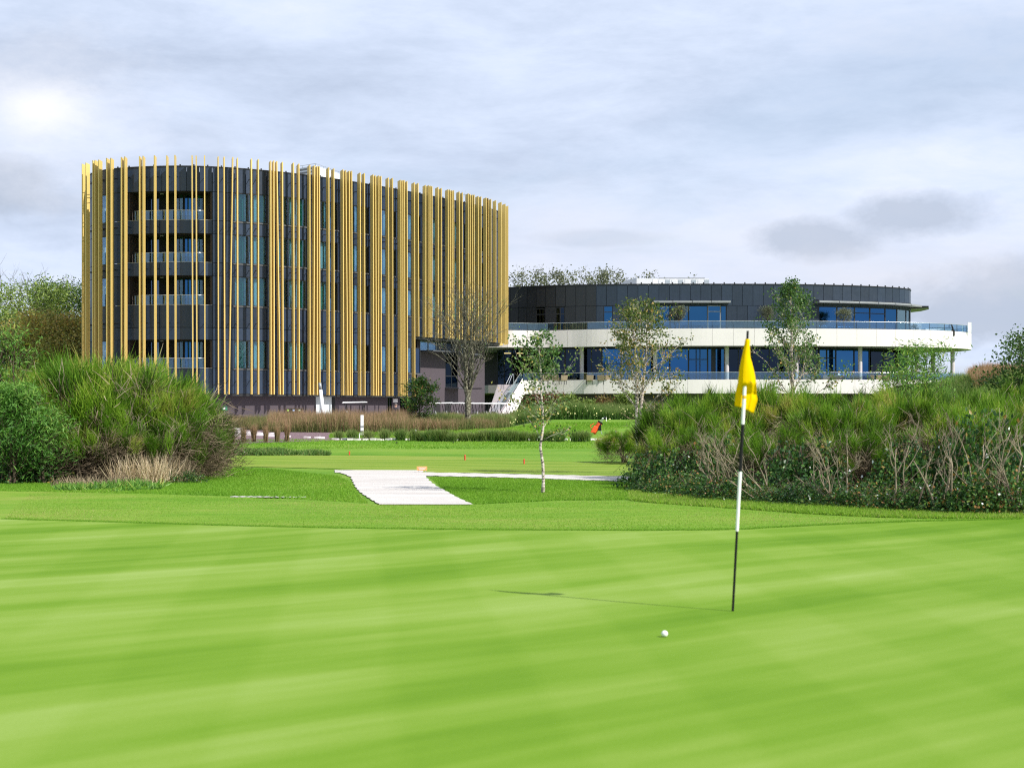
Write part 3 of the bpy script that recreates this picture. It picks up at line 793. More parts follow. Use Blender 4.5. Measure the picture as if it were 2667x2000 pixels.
# terrace slabs with white edge bands
ringT = [CT.at(t, -.25)[0] for t in np.linspace(0, CT.L, 90)] + [Vector((20, 168)), Vector((-6, 160))]
cp(MB().poly(ringT, zT0 + .06, zF1).build('terrace_slab', M_SOFFIT))
cp(MB().poly(ringT, zL0 + .1, zF0).build('terrace_slab', M_SOFFIT))
SB = ts_(1363)
for (a, b) in split(0, TEND, 2.05): cp(seg_box(MB(), CT, a, b, zT0, zT1, 0, -.22, gap=.011, k=4).build('white_band_panel', M_WHITE_CLAD))
for (a, b) in split(SB, TEND, 2.05): cp(seg_box(MB(), CT, a, b, zL0, zL1, 0, -.22, gap=.011, k=4).build('white_band_panel', M_WHITE_CLAD))
# glass railings
for (z0_, z1_, s0_) in ((zT1, 10.58, 0), (zL1, 5.62, SB)):
    for (a, b) in split(s0_, TEND, 2.03):
        cp(seg_box(MB(), CT, a, b, z0_ + .02, z1_ - .02, -.10, -.12, gap=.012, k=2).build('railing_glass', G_RAIL))
        if z0_ > 8:
            p = CT.at(a, -.11)[0]; cp(MB().box(p.x - .014, p.x + .014, p.y - .02, p.y + .02, z0_, z1_).build('railing_post', M_BLACKMETAL))
    cp(curve_tube(CT, s0_, TEND, -.11, z1_, .024, M_STEEL, 'handrail', None, 1.0))
# upper windows
def cwin(cv, p0, p1, za, zb, gl, off=-.08, mulls=(), tr=(), name='window', parent=None, fr=M_FRAME):
    return window(cv, (us if cv is CU else ts_)(p0), (us if cv is CU else ts_)(p1), za, zb, {}, gl, mulls, off=off, name=name, inv=CI, par=club, transoms=tr, sill=False, frames=fr, fw=.07)
cwin(CU, 1395, 1420, zF1, 12.2, G_DARK, tr=((0, 11.6),), name='door'); cwin(CU, 1447, 1471, zF1, 12.3, G_DARK, mulls=(.5,), tr=((0, 11.6), (1, 11.6)))
cwin(CU, 1572, 1596, zF1, zW, G_BLUE, tr=((0, 11.72),))
for (p0, p1, g_, tr) in [(1700, 1745, G_BLUE, ()), (1745, 1793, G_BLUE, ()), (1793, 1843, G_BLUE, ()), (1843, 1877, G_BLUE, ((0, 11.75),)), (1877, 1892, G_BLUE, ())]:
    cwin(CU, p0, p1, zF1, zW, g_, tr=tr, name='door' if tr else 'window', fr=M_GREY if tr else M_FRAME)
for (p0, p1, g_, tr) in [(2133, 2180, G_BLUE, ()), (2180, 2226, G_BLUE, ()), (2226, 2266, G_BLUE, ((0, 11.75),)), (2266, 2306, G_BLUE, ((0, 11.75),)), (2306, 2337, G_BLUE, ()), (2337, 2361, G_PALE, ()), (2361, 2373, G_PALE, ())]:
    cwin(CU, p0, p1, zF1, zW, g_, tr=tr, name='door' if tr else 'window')
cp(seg_box(MB(), CU, us(2373), UEND, zF1, zW, 0, -.14, k=16).build('side_wall', M_PANEL_C))
# pale curtains behind the right end
for (p0, p1) in [(2339, 2360), (2362, 2372)]:
    o = MB(); a, b = us(p0), us(p1)
    cp(seg_box(o, CU, a, b, zF1, zW - .1, -.6, -.62, k=2).build('blind', M_GREYBLIND))
# canopies
def canopy(p0, p1, out, z, k):
    a, b = us(p0), us(p1)
    for (c_, d_) in split(a, b, (b - a) / k):
        A, B_, A2, B2 = CU.at(c_ + .03, 0)[0], CU.at(d_ - .03, 0)[0], CU.at(c_ + .03, out)[0], CU.at(d_ - .03, out)[0]
        cp(MB().hexa([xyz(A2, z), xyz(B2, z), xyz(B_, z), xyz(A, z)], [xyz(A2, z + .18), xyz(B2, z + .18), xyz(B_, z + .18), xyz(A, z + .18)]).build('canopy', M_GREY))
        M1 = CU.at(c_, .05)[0]; M2 = CU.at(c_, out - .1)[0]
        cp(MB().tube([xyz(M1, z + .3), xyz(M2, z + .22)], .05, 4).build('canopy_rib', M_BLACKMETAL))
canopy(1700, 1899, 1.1, 12.55, 4)
canopy(2120, 2376, 1.25, 12.62, 6)
a = us(2374); canopy_end = MB()
for (c_, d_) in split(a, a + 6, 2.0):
    A, B_, A2, B2 = CU.at(c_ + .02, 0)[0], CU.at(d_ - .02, 0)[0], CU.at(c_ + .02, 1.9)[0], CU.at(d_ - .02, 1.9)[0]
    cp(MB().hexa([xyz(A2, 12.55), xyz(B2, 12.55), xyz(B_, 12.5), xyz(A, 12.5)], [xyz(A2, 12.72), xyz(B2, 12.72), xyz(B_, 12.8), xyz(A, 12.8)]).build('canopy', M_BLACKMETAL))
# lower glazing
GO = -.3
for (p0, p1, g_, ml, tr, nm) in [(1290, 1330, G_DARK, (.5,), (), 'window'), (1330, 1400, G_DARK, (.33, .66), (), 'window'), (1400, 1470, G_DARK, (.5,), (), 'window'), (1470, 1512, G_DARK, (), (), 'window'), (1512, 1567, G_DARK, (.5,), (), 'window'),
                             (1567, 1618, G_BLUE, (), ((0, 6.6),), 'window'), (1618, 1665, G_BLUE, (), ((0, 6.6),), 'window'), (1665, 1745, G_BLUE, (.5,), (), 'window'), (1745, 1794, G_BLUE, (), (), 'window'), (1794, 1844, G_BLUE, (.4, .6), ((0, 7.0), (1, 7.0), (2, 7.0)), 'door'), (1844, 1855, G_BLUE, (), (), 'window'),
                             (1863, 1888, G_BLUE, (), (), 'window'), (1888, 1960, G_DARK, (.5,), (), 'window'), (1960, 2050, G_DARK, (.5,), (), 'window'), (2050, 2136, G_DARK, (.5,), (), 'window'), (2136, 2156, G_BLUE, (), ((0, 7.2),), 'window'), (2156, 2180, G_BLUE, (), ((0, 7.2),), 'window'), (2180, 2228, G_BLUE, (), (), 'window'),
                             (2228, 2268, G_BLUE, (), (), 'window'), (2268, 2306, G_DARK, (), (), 'window'), (2306, 2372, G_DARK, (.5,), (), 'window')]:
    cwin(CU, p0, p1, zF0, 8.15, g_, off=GO, mulls=ml, tr=tr, name=nm)
cp(seg_box(MB(), CU, us(1855), us(1863), zF0, 8.15, GO + .04, GO - .1).build('wall_pier', M_PANEL_D))
cp(seg_box(MB(), CU, us(2372), UEND, zF0, 8.15, GO + .04, GO - .1, k=16).build('side_wall', M_PANEL_D))
# columns
for (px, off, m_) in [(1515, -1.3, M_CONC), (1706, -1.3, M_CONC), (1893, -1.3, M_CONC), (2074, -1.3, M_CONC), (2240, -1.3, M_CONC), (2388, -1.6, M_CONC), (2481, -1.6, M_CONC)]:
    p = CT.at(ts_(px, off), off)[0]
    cp(MB().lathe((p.x, p.y, 0), [(.21, zF0), (.21, zT0 + .08)], 20).build('column', m_, smooth=False))
cp(MB().lathe((X(2430, 149), 149, 0), [(.21, zF0), (.21, zT0 + .08)], 20).build('column', M_CONC))
# downlights under the entrance
for (px) in (1322, 1355):
    cp(MB().box(X(px - 9, 142.5), X(px + 9, 142.5), 142.5, 142.7, 7.62, 7.69).build('ceiling_light', mat('warm_lamp_%d' % px, lambda nn: (lambda e: (e.inputs.__getitem__(0).__setattr__('default_value', (1, .8, .35, 1)), e.inputs.__getitem__(1).__setattr__('default_value', .9), nn.link(e.outputs[0], nn.out.inputs[0])))(nn.add('ShaderNodeEmission')))))
# undercroft wall below the lower terrace
UO = -1.2
for (a, b) in split(SB + .2, TEND - 6, 3.0):
    cp(seg_box(MB(), CT, a, b, .2, zL0 + .1, UO, UO - .25, gap=.005, k=2).build('undercroft_wall', M_PLUM))
for px in (1492, 1535, 1585):
    a = ts_(px, UO); cp(seg_box(MB(), CT, a - .45, a + .45, .3, 2.5, UO + .012, UO - .02).build('door', M_DARKIN))
for px in (1537, 1653):
    p = CT.at(ts_(px, UO), UO + .1)[0]; cp(MB().box(p.x - .2, p.x + .2, p.y - .1, p.y + .1, 2.72, 2.95).build('wall_lamp', M_WHITE))
# plant units on the roof
D0 = 150.0
cu = thing('rooftop_unit', 'long white air handling unit on the clubhouse roof', 'rooftop unit', (X(1735, D0), D0, zR - .12))
z1 = Z(726, D0)
child(MB().box(X(1700, D0), X(1846, D0), D0, D0 + 4, zR - .12, z1).build('casing', M_ROOFWHITE), cu)
child(MB().box(X(1658, D0 - 1), X(1699, D0 - 1), D0 - 1, D0 + 3, zR - .12, Z(725, D0 - 1)).build('casing', M_ROOFWHITE), cu)
child(MB().hexa([(X(1625, D0), D0, zR - .12), (X(1657, D0), D0 - 1, zR - .12), (X(1657, D0), D0 + 3, zR - .12), (X(1625, D0), D0 + 3, zR - .12)], [(X(1625, D0), D0, Z(732, D0)), (X(1657, D0), D0 - 1, Z(726, D0)), (X(1657, D0), D0 + 3, Z(726, D0)), (X(1625, D0), D0 + 3, Z(732, D0))]).build('duct_hood', M_ROOFWHITE), cu)
for px in range(1716, 1840, 17):
    child(MB().box(X(px, D0), X(px + 12, D0), D0 - .03, D0 - .002, zR, z1 - .12).build('service_panel', M_STEEL if px % 2 else M_ROOFWHITE), cu)
child(MB().tube([(X(1717, D0), D0, z1 + .06), (X(1836, D0), D0, z1 + .06)], .04, 6).build('pipe', M_GREY), cu)
# stairs up to the lower terrace
st = thing('staircase', 'concrete outdoor staircase climbing to the lower terrace beside white wall', 'stairs', (X(1285, 130), 130, .35))
d = Vector((X(1322, 139.6) - X(1287, 130.5), 9.1)); L = d.length; d.normalize(); nr = Vector((d.y, -d.x))
base = Vector((X(1287, 130.5), 130.5)); NS = 26; z0_ = .35
for i in range(NS):
    u0_, u1_ = L * i / NS, L
    a_, b_, c_, e_ = base + d * u0_ - nr * .95, base + d * u0_ + nr * .95, base + d * (u0_ + L / NS) + nr * .95, base + d * (u0_ + L / NS) - nr * .95
    zt = z0_ + (zF0 - z0_) * (i + 1) / NS
    child(MB().hexa([xyz(q_, zt - .32) for q_ in (a_, b_, c_, e_)], [xyz(q_, zt) for q_ in (a_, b_, c_, e_)]).build('step', M_CONC), st)
def pl(px, py, D): return P(px, py, D)
A, B_, Cc, Dd = pl(1361, 985, 139.6), pl(1367, 1024, 139.6), pl(1322, 1116, 131), pl(1283, 1114, 130.5)
th = Vector((.02, .32, 0))
child(MB().add([A, B_, Cc, Dd, A + th, B_ + th, Cc + th, Dd + th], [(0, 1, 2, 3), (7, 6, 5, 4), (0, 4, 5, 1), (1, 5, 6, 2), (2, 6, 7, 3), (3, 7, 4, 0)]).build('stair_wall', M_WHITE_CLAD), st)
A, B_ = pl(1359, 967, 139.4), pl(1361, 985, 139.4); Cc, Dd = pl(1302, 1072, 130.4), pl(1303, 1050, 130.4)
child(MB().add([A, B_, Cc, Dd], [(0, 1, 2, 3)]).build('stair_glass', G_RAIL), st)
child(MB().tube([A, Dd], .03, 6).build('handrail', M_STEEL), st)
for (p0, p1) in (((1318, 1000), (1331, 974)), ((1325, 1000), (1335, 974))):
    child(MB().tube([pl(*p0, 138), pl(*p1, 139)], .028, 6).build('handrail', M_STEEL), st)
child(MB().tube([pl(1331, 974, 139), pl(1338, 974, 139), pl(1338, 998, 139)], .028, 6).build('handrail', M_STEEL), st)

# ================================================================== VEGETATION
L_BROOM = leafy('broom_shoots', [(0.0, (.040, .075, .012)), (.3, (.080, .180, .016)), (.6, (.155, .300, .026)), (.85, (.26, .38, .045)), (1.0, (.36, .33, .10))], .35, .5, .9, .35)
L_DEAD = leafy('dead_twigs', [(0.0, (.045, .032, .020)), (.5, (.145, .110, .072)), (1.0, (.38, .31, .20))], .05, .8)
L_BRAMBLE = leafy('bramble_leaves', [(0.0, (.016, .048, .016)), (.5, (.045, .110, .030)), (.85, (.13, .24, .05)), (1.0, (.30, .16, .06))], .25, .35)
L_WILLOW = leafy('willow_leaves', [(0.0, (.045, .125, .026)), (.5, (.105, .245, .042)), (.9, (.22, .38, .08)), (1.0, (.36, .40, .10))], .35, .4)
L_BIRCH = leafy('birch_leaves', [(0.0, (.045, .085, .022)), (.4, (.12, .165, .040)), (.62, (.27, .26, .08)), (.8, (.46, .26, .08)), (1.0, (.60, .48, .22))], .3, .4, .8, .1)
L_BIRCHG = leafy('green_birch_leaves', [(0.0, (.035, .09, .028)), (.5, (.10, .19, .055)), (.8, (.24, .29, .10)), (1.0, (.50, .34, .10))], .3, .4, .8, .1)
L_TREE = leafy('tree_leaves', [(0.0, (.06, .10, .022)), (.5, (.16, .235, .050)), (1.0, (.30, .36, .10))], .3, .5, .25, .1)
L_DARKTREE = leafy('dark_tree_leaves', [(0.0, (.015, .045, .016)), (.6, (.045, .095, .03)), (1.0, (.11, .17, .05))], .25, .5, .25, .1)
L_AUTUMN = leafy('autumn_leaves', [(0.0, (.17, .18, .06)), (.45, (.34, .31, .10)), (.8, (.52, .37, .12)), (1.0, (.62, .33, .10))], .3, .5, .25, .1)
L_GREYLEAF = leafy('far_poplar_leaves', [(0.0, (.065, .080, .045)), (.5, (.14, .155, .095)), (1.0, (.30, .30, .22))], .3, .5, .25, .1)
L_OLIVE = leafy('olive_leaves', [(0.0, (.055, .065, .038)), (.5, (.13, .145, .088)), (1.0, (.27, .28, .19))], .2, .5)
L_PURPLE = leafy('russet_leaves', [(0.0, (.06, .03, .022)), (.5, (.16, .075, .045)), (.8, (.20, .16, .05)), (1.0, (.25, .24, .09))], .3, .5)
L_GRASS = leafy('grass_blades', [(0.0, (.110, .245, .020)), (.5, (.175, .350, .034)), (.85, (.25, .39, .055)), (1.0, (.38, .38, .14))], .45, .5, .35, 0)
L_SEDGE = leafy('ornamental_grass', [(0.0, (.055, .105, .028)), (.35, (.12, .165, .045)), (.6, (.22, .195, .085)), (.8, (.31, .205, .125)), (1.0, (.38, .24, .16))], .3, .7, .2, .15)
L_TUSSOCK = leafy('green_tussock', [(0.0, (.035, .095, .022)), (.5, (.095, .19, .042)), (1.0, (.24, .27, .10))], .3, .6, .3, .2)
M_BARK = simple('bark', (.085, .062, .045), .9, 0, .2, .3, 6, .4)
M_TWIG = simple('pale_twig', (.26, .215, .15), .85, 0, .2, .3, 3)
def f_birch(nn):
    g = nn.add('ShaderNodeNewGeometry'); p = g.outputs['Position']
    a = nn.noise(nn.mapping(p, (8, 8, 22)), 1.6, 4, .6)
    c = nn.ramp(a, [(.40, (.07, .055, .045)), (.50, (.50, .43, .36)), (.62, (.66, .60, .52))])
    principled(nn, c, .7, 0, .3, a, .3)
M_BIRCH = mat('birch_bark', f_birch)
def f_lichen(nn):
    g = nn.add('ShaderNodeNewGeometry'); p = g.outputs['Position']
    a = nn.noise(nn.mapping(p, (3, 3, 2.5)), 3.2, 5, .75)
    c = nn.ramp(a, [(.46, (.045, .042, .03)), (.56, (.20, .19, .13)), (.64, (.30, .29, .24))])
    principled(nn, c, .85, 0, .2, a, .4)
M_LICHEN = mat('lichen_bark', f_lichen)

def unit(v): return v / (np.linalg.norm(v, axis=-1, keepdims=True) + 1e-9)
def leaves_mesh(name, pts, size, tint, aspect=1.6, up=0.2, seed=0, droop=None):
    """pts (n,3): one folded diamond leaf (two triangles) at every point"""
    r = np.random.default_rng(seed); k = len(pts)
    d = unit(r.normal(size=(k, 3)) + np.array([0, 0, up]))
    if droop is not None: d = unit(d + np.array([0, 0, -droop]))
    s = unit(np.cross(d, r.normal(size=(k, 3)))); s_ = (size * (.7 + .6 * r.random(k)))[:, None]
    a = pts - d * s_ * .5; b = pts + d * s_ * .5
    nrm = np.cross(d, s)
    l = pts + s * s_ * .5 / aspect + nrm * s_ * .08; q = pts - s * s_ * .5 / aspect + nrm * s_ * .08
    V = np.stack([a, l, b, q], 1).reshape(-1, 3)
    i = np.arange(k)[:, None] * 4
    T = np.concatenate([i + [[0, 1, 2]], i + [[0, 2, 3]]], 0)
    return arrays_mesh(name, V, T, np.repeat(tint, 4))
def blades_mesh(name, p0, dirs, length, width, tint, bend=.25, seed=0, seg=2, tipt=0.):
    """ribbons: root p0, direction, length, width - a quad and a tip triangle each"""
    r = np.random.default_rng(seed); k = len(p0)
    s = unit(np.cross(dirs, r.normal(size=(k, 3)))); side = s * width[:, None] * .5
    bd = unit(np.cross(s, dirs)) * (length * bend * (r.random(k) * 1.4 - .4))[:, None]
    m = p0 + dirs * (length * .55)[:, None] + bd * .3; t = p0 + dirs * length[:, None] + bd
    V = np.stack([p0 - side, p0 + side, m + side * .75, m - side * .75, t], 1).reshape(-1, 3)
    i = np.arange(k)[:, None] * 5
    T = np.concatenate([i + [[0, 1, 2]], i + [[0, 2, 3]], i + [[3, 2, 4]]], 0)
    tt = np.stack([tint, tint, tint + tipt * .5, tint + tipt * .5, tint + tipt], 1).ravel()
    return arrays_mesh(name, V, T, np.clip(tt, 0, 1))

# ---- broom shrubs -------------------------------------------------------------
def broom_meshes(seed, Hh, Rr_, ntuft, per, dead, lean=0.):
    r = np.random.default_rng(seed); rd = random.Random(seed)
    stems = MB(); P0 = []; Dr = []; Ln = []; Tn = []; dP = []; dD = []; dL = []; dT = []
    nst = 16
    for i in range(nst):
        a = 2 * math.pi * i / nst + rd.uniform(-.4, .4); rr_ = rd.uniform(.35, 1) * Rr_
        tip = Vector((math.cos(a) * rr_ + lean, math.sin(a) * rr_, Hh * rd.uniform(.6, .85)))
        pts = [Vector((math.cos(a) * .08, math.sin(a) * .08, -.1))]
        for j in range(1, 6):
            u = j / 5; pts.append(Vector((tip.x * u ** 1.15, tip.y * u ** 1.15, tip.z * u ** .85)) + Vector((rd.uniform(-.09, .09), rd.uniform(-.09, .09), rd.uniform(-.04, .04))))
        stems.tube(pts, [.022 - .0035 * j for j in range(6)], 4)
        for j in range(4):
            u = rd.uniform(.35, .95); k_ = min(4, int(u * 5)); b = pts[k_].lerp(pts[k_ + 1], u * 5 - k_)
            e = b + Vector((rd.uniform(-.5, .5), rd.uniform(-.5, .5), rd.uniform(.25, .7)))
            stems.tube([b, b.lerp(e, .5) + Vector((rd.uniform(-.06, .06), rd.uniform(-.06, .06), .03)), e], [.008, .006, .003], 3)
    for i in range(ntuft):
        th = r.uniform(0, 2 * math.pi); cz = r.uniform(.36, 1.0) ** .85; sr = math.sqrt(max(0, 1 - (cz * .93) ** 2))
        q_ = r.uniform(.62, 1.0) * (1 + .18 * math.sin(th * 3 + seed) * sr)
        c = np.array([math.cos(th) * sr * Rr_ * q_ * 1.05 + lean * cz, math.sin(th) * sr * Rr_ * q_ * 1.05, (.30 + .70 * cz) * Hh * (q_ * .45 + .55)])
        c[2] -= .35
        out_ = unit(np.array([math.cos(th) * sr, math.sin(th) * sr, 0]) * .55 + np.array([0, 0, 1.0]) + r.normal(size=3) * .16)
        nb = int(per * r.uniform(.6, 1.4)); base_t = np.clip(r.normal(.40, .27), .0, .88)
        P0.append(c + r.normal(size=(nb, 3)) * np.array([.065, .065, .13])); Dr.append(unit(out_ + r.normal(size=(nb, 3)) * .26))
        Ln.append(r.uniform(.16, .46, nb)); Tn.append(np.clip(base_t + r.normal(0, .10, nb), 0, .95))
    nd = dead
    for i in range(nd):
        th = r.uniform(0, 2 * math.pi); rr_ = r.uniform(.35, 1.0) * Rr_; z = r.uniform(.06, .72) * Hh
        nb = r.integers(18, 42); c = np.array([math.cos(th) * rr_ + lean * z / Hh, math.sin(th) * rr_, z])
        o_ = unit(np.array([math.cos(th) * .7, math.sin(th) * .7, r.uniform(-.5, .9)]))
        dP.append(c + r.normal(size=(nb, 3)) * .15); dD.append(unit(o_ + r.normal(size=(nb, 3)) * .55)); dL.append(r.uniform(.15, .45, nb)); dT.append(np.clip(r.normal(.42, .25) + r.normal(0, .15, nb), 0, 1))
    def cat(x): return np.concatenate(x)
    Ln = cat(Ln); fol = blades_mesh('shoots', cat(P0), cat(Dr), Ln, np.full(len(Ln), .012), cat(Tn), .18, seed, tipt=.22)
    dL = cat(dL); dd = blades_mesh('dead_twigs', cat(dP), cat(dD), dL, r.uniform(.007, .014, len(dL)), cat(dT), .5, seed + 5)
    fol.materials.append(L_BROOM); dd.materials.append(L_DEAD)
    so = stems.build('stems', M_TWIG, smooth=True); sm = so.data; bpy.data.objects.remove(so)
    return sm, fol, dd
BV = [broom_meshes(1, 2.3, 1.15, 84, 200, 100), broom_meshes(2, 2.0, 1.25, 70, 190, 150, .15), broom_meshes(3, 2.5, 1.05, 84, 200, 100, -.2), broom_meshes(4, 1.9, 1.2, 40, 170, 170, .1), broom_meshes(5, 2.1, 1.3, 90, 200, 100)]
def broom(v, px, D, top, label, sx=1., grp='broom bushes'):
    """top: height of the highest shoots above the ground"""
    D -= 2.0 if (px > 2000 and D < 30) else (1.0 if px > 2000 and D < 34 else 0)
    px += (-45 if 460 < px < 700 else (-20 if px < 700 and px > 380 else (45 if 1690 < px < 1760 else 0)))
    x = X(px, D); z = Hf(x, D); h0 = [2.35, 2.05, 2.55, 1.95, 2.15][v]; top *= .97 if px < 700 else .84
    t = thing('broom_bush', label, 'bush', (x, D, z), random.uniform(0, 6.28), grp)
    s_ = top / h0; t.scale = (s_ * sx, s_ * sx, s_)
    for nm, me in zip(('stems', 'shoots', 'dead_twigs'), BV[v]): link(nm, me, None, t)
    return t
GL = 'broom bushes left of the green'; GRR = 'broom bushes right of the green'
for a in [
    (0, 60, 34.5, 2.75, 'tall broom bush at far left, behind the willow sapling', 1.1),
    (2, 160, 35.0, 2.95, 'broom bush with bright tips just below the orange brown trees', 1.1),
    (4, 245, 33.5, 3.05, 'tallest fresh green broom bush at the foot of the leftmost gold fins', 1.1),
    (0, 330, 35.5, 3.0, 'green broom bush under the left end of the hotel balconies', 1.0),
    (4, 400, 34.0, 2.75, 'broom bush in front of the lowest hotel balcony', 1.1),
    (1, 470, 35.0, 2.45, 'yellow green broom bush below the lowest balcony railing', 1.0),
    (3, 545, 34.5, 1.95, 'rightmost broom bush of the left thicket, thin and brownish', 1.0),
    (3, 500, 33.0, 1.75, 'low half dead broom bush at the right end of the left thicket', 1.0),
    (2, 300, 32.6, 2.2, 'bright green broom bush at the centre front of the left thicket', 1.15),
    (4, 195, 32.8, 2.2, 'broom bush with fresh tips above the grey brown dead tangle', 1.1),
    (3, 255, 31.9, 1.45, 'collapsed dead broom with a grey brown tangle of twigs at the front', 1.2),
    (3, 330, 32.2, 1.3, 'straw coloured dead broom low at the front of the left thicket', 1.2),
    (3, 410, 32.4, 1.6, 'brown broom with arching bare stems below the balcony side', 1.1),
    (1, 100, 32.4, 2.0, 'dark broom bush between the willow sapling and the dead tangle', 1.0),
    (4, 5, 37.0, 2.9, 'broom bush cut by the left edge of the photo', 1.1)]:
    broom(*a[:5], sx=a[5], grp=GL)
for a in [
    (3, 1700, 30.0, 1.5, 'leftmost broom bush of the right thicket, dark at the end of the thin path', .9),
    (0, 1745, 31.0, 2.1, 'green broom bush between the twin birch and the yellow flag', .9),
    (4, 1800, 32.5, 2.45, 'broom bush with upright tips just left of the yellow flag', 1.0),
    (2, 1870, 33.0, 2.5, 'tall broom bush directly left of the flag pole', 1.0),
    (1, 1935, 31.0, 1.85, 'broom bush directly behind the flag pole', 1.05),
    (3, 1850, 29.5, 1.5, 'broom with long leaning bare stems left of the flag pole', 1.0),
    (4, 2010, 33.0, 2.65, 'fresh green broom bush right of the yellow flag', 1.0),
    (3, 2020, 29.0, 1.5, 'mostly bare broom right of the flag pole near the brambles', 1.0),
    (0, 2095, 32.0, 2.35, 'broom bush below the green birch', 1.1),
    (1, 2150, 29.5, 2.0, 'broom bush with a pinkish dead top right of the green birch', 1.0),
    (2, 2210, 32.5, 2.35, 'broom bush below the potted olive tree by the blue windows', 1.05),
    (3, 2200, 28.0, 1.45, 'broom with a fan of pale bare branches below the olive tree', 1.1),
    (4, 2290, 31.0, 2.2, 'broom bush with dry brown shoots left of the willow shrub', 1.0),
    (0, 2350, 33.0, 2.45, 'broom bush at the foot of the willow shrub', 1.05),
    (3, 2330, 28.5, 1.6, 'broom with a crooked pale trunk below the willow shrub', 1.0),
    (2, 2430, 30.5, 2.15, 'bright yellow green broom bush right of the willow shrub', 1.05),
    (4, 2480, 32.5, 2.4, 'broom bush below the right end of the white terrace', 1.05),
    (3, 2460, 27.5, 1.65, 'broom with branching grey stems below the terrace end', 1.0),
    (0, 2560, 31.0, 2.2, 'broom bush below the far reddish grass bank', 1.1),
    (1, 2560, 28.0, 1.9, 'broom bush with a spreading bare base near the right edge', 1.05),
    (4, 2650, 29.0, 2.05, 'broom bush below the dark oak at the right edge', 1.1),
    (2, 2640, 33.5, 2.5, 'upright broom bush behind, under the dark oak', 1.0)]:
    broom(*a[:5], sx=a[5], grp=GRR)

# ---- long bare stems leaning out of the thickets -------------------------------
def bare_stems(px, D, hgt, n_, lean, label, grp, spread=.5, thick=.020, seed=1):
    D = ground_at(px, interp([(1705, 1286), (1850, 1301), (1960, 1311), (2100, 1322), (2300, 1335), (2450, 1341), (2667, 1346)], px)).y + .55 if px > 1800 else D; rd = random.Random(seed); x = X(px, D); t = thing('bare_shrub', label, 'shrub', (x, D, Hf(x, D)), 0, grp)
    mb = MB()
    def br(p, d, l, r_, dep):
        pts = [p]; k = 5
        for j in range(k):
            d = (d + Vector((rd.uniform(-.22, .22), rd.uniform(-.22, .22), rd.uniform(-.08, .14)))).normalized(); pts.append(pts[-1] + d * l / k)
        mb.tube(pts, [r_ * (1 - .13 * j) for j in range(k + 1)], 4 if dep else 5)
        if dep < 3:
            for _ in range(3 if dep < 2 else 4):
                q_ = pts[rd.randint(2, k)]; br(q_, (d + Vector((rd.uniform(-.9, .9), rd.uniform(-.5, .5), rd.uniform(-.1, .6)))).normalized(), l * rd.uniform(.35, .55), r_ * .5, dep + 1)
    for i in range(n_):
        br(Vector((rd.uniform(-.25, .25), rd.uniform(-.2, .2), -.05)), Vector((lean + rd.uniform(-spread, spread), rd.uniform(-.3, .1), 1)).normalized(), hgt * rd.uniform(.55, .8), thick * rd.uniform(.7, 1.1), 0)
    mb.build('branches', M_TWIG, t, smooth=True)
for i, a in enumerate([
    (1990, 27.3, 1.5, 5, -.75, 'bundle of pale bare stems leaning left behind the flag pole', GRR), (1890, 27.5, 1.4, 5, -.6, 'bare stems leaning left, low between twin birch and flag pole', GRR),
    (2165, 27.0, 1.3, 5, -.5, 'grey fan of bare branches below the green birch', GRR), (2325, 26.6, 1.75, 2, -.15, 'single crooked pale stem with side branches below the willow shrub', GRR),
    (2545, 26.6, 1.7, 3, .15, 'two forked pale stems at the right end of the thicket', GRR), (2455, 26.8, 1.3, 4, .1, 'thin reddish bare stems among brambles below the terrace end', GRR),
    (330, 32.0, 1.9, 4, .5, 'pale bare stems arching up through the left broom', GL), (210, 31.6, 1.2, 7, -.5, 'grey bare stems of the collapsed tangle at the left', GL),
    (395, 31.9, 1.2, 6, .8, 'bare stems sweeping right at the front of the left thicket', GL), (2630, 27, 1.2, 4, -.3, 'bare twiggy shrub cut by the right edge of the photo', GRR)]):
    bare_stems(*a[:5], a[5], a[6].replace('broom bushes', 'bare shrubs'), seed=60 + i)

# ---- brambles -------------------------------------------------------------------
def bramble_meshes(seed):
    r = np.random.default_rng(seed); k = 2600
    th = r.uniform(0, 6.283, k); cz = r.uniform(0.02, 1, k); sr = np.sqrt(1 - cz ** 2 * .95); q_ = r.uniform(.55, 1.02, k)
    pts = np.stack([np.cos(th) * sr * q_ * (1 + .2 * np.sin(th * 4)), np.sin(th) * sr * q_, cz * q_ * .75 * (1 + .2 * np.sin(th * 5 + seed))], 1)
    t = np.clip(r.normal(.46, .27, k) + .5 * (r.random(k) > .96), 0, 1)
    lv = leaves_mesh('leaves', pts, .066, t, 1.3, .5, seed); lv.materials.append(L_BRAMBLE)
    mb = MB(); rd = random.Random(seed)
    for i in range(14):
        a = rd.uniform(0, 6.28); b = Vector((math.cos(a) * .2, math.sin(a) * .2, 0)); e = Vector((math.cos(a) * 1.1, math.sin(a) * 1.1, rd.uniform(.1, .6)))
        mb.tube([b, b.lerp(e, .5) + Vector((0, 0, .55)), e], [.008, .007, .004], 3)
    so = mb.build('canes', M_BARK, smooth=True); m1 = so.data; bpy.data.objects.remove(so)
    kf = 12; fp = pts[r.integers(0, k, kf)] * 1.06
    fl = leaves_mesh('blossoms', fp, .055, np.full(kf, .5), 1.0, .8, seed + 3); fl.materials.append(M_WHITE)
    return lv, m1, fl
BR = [bramble_meshes(s) for s in (21, 22, 23)]
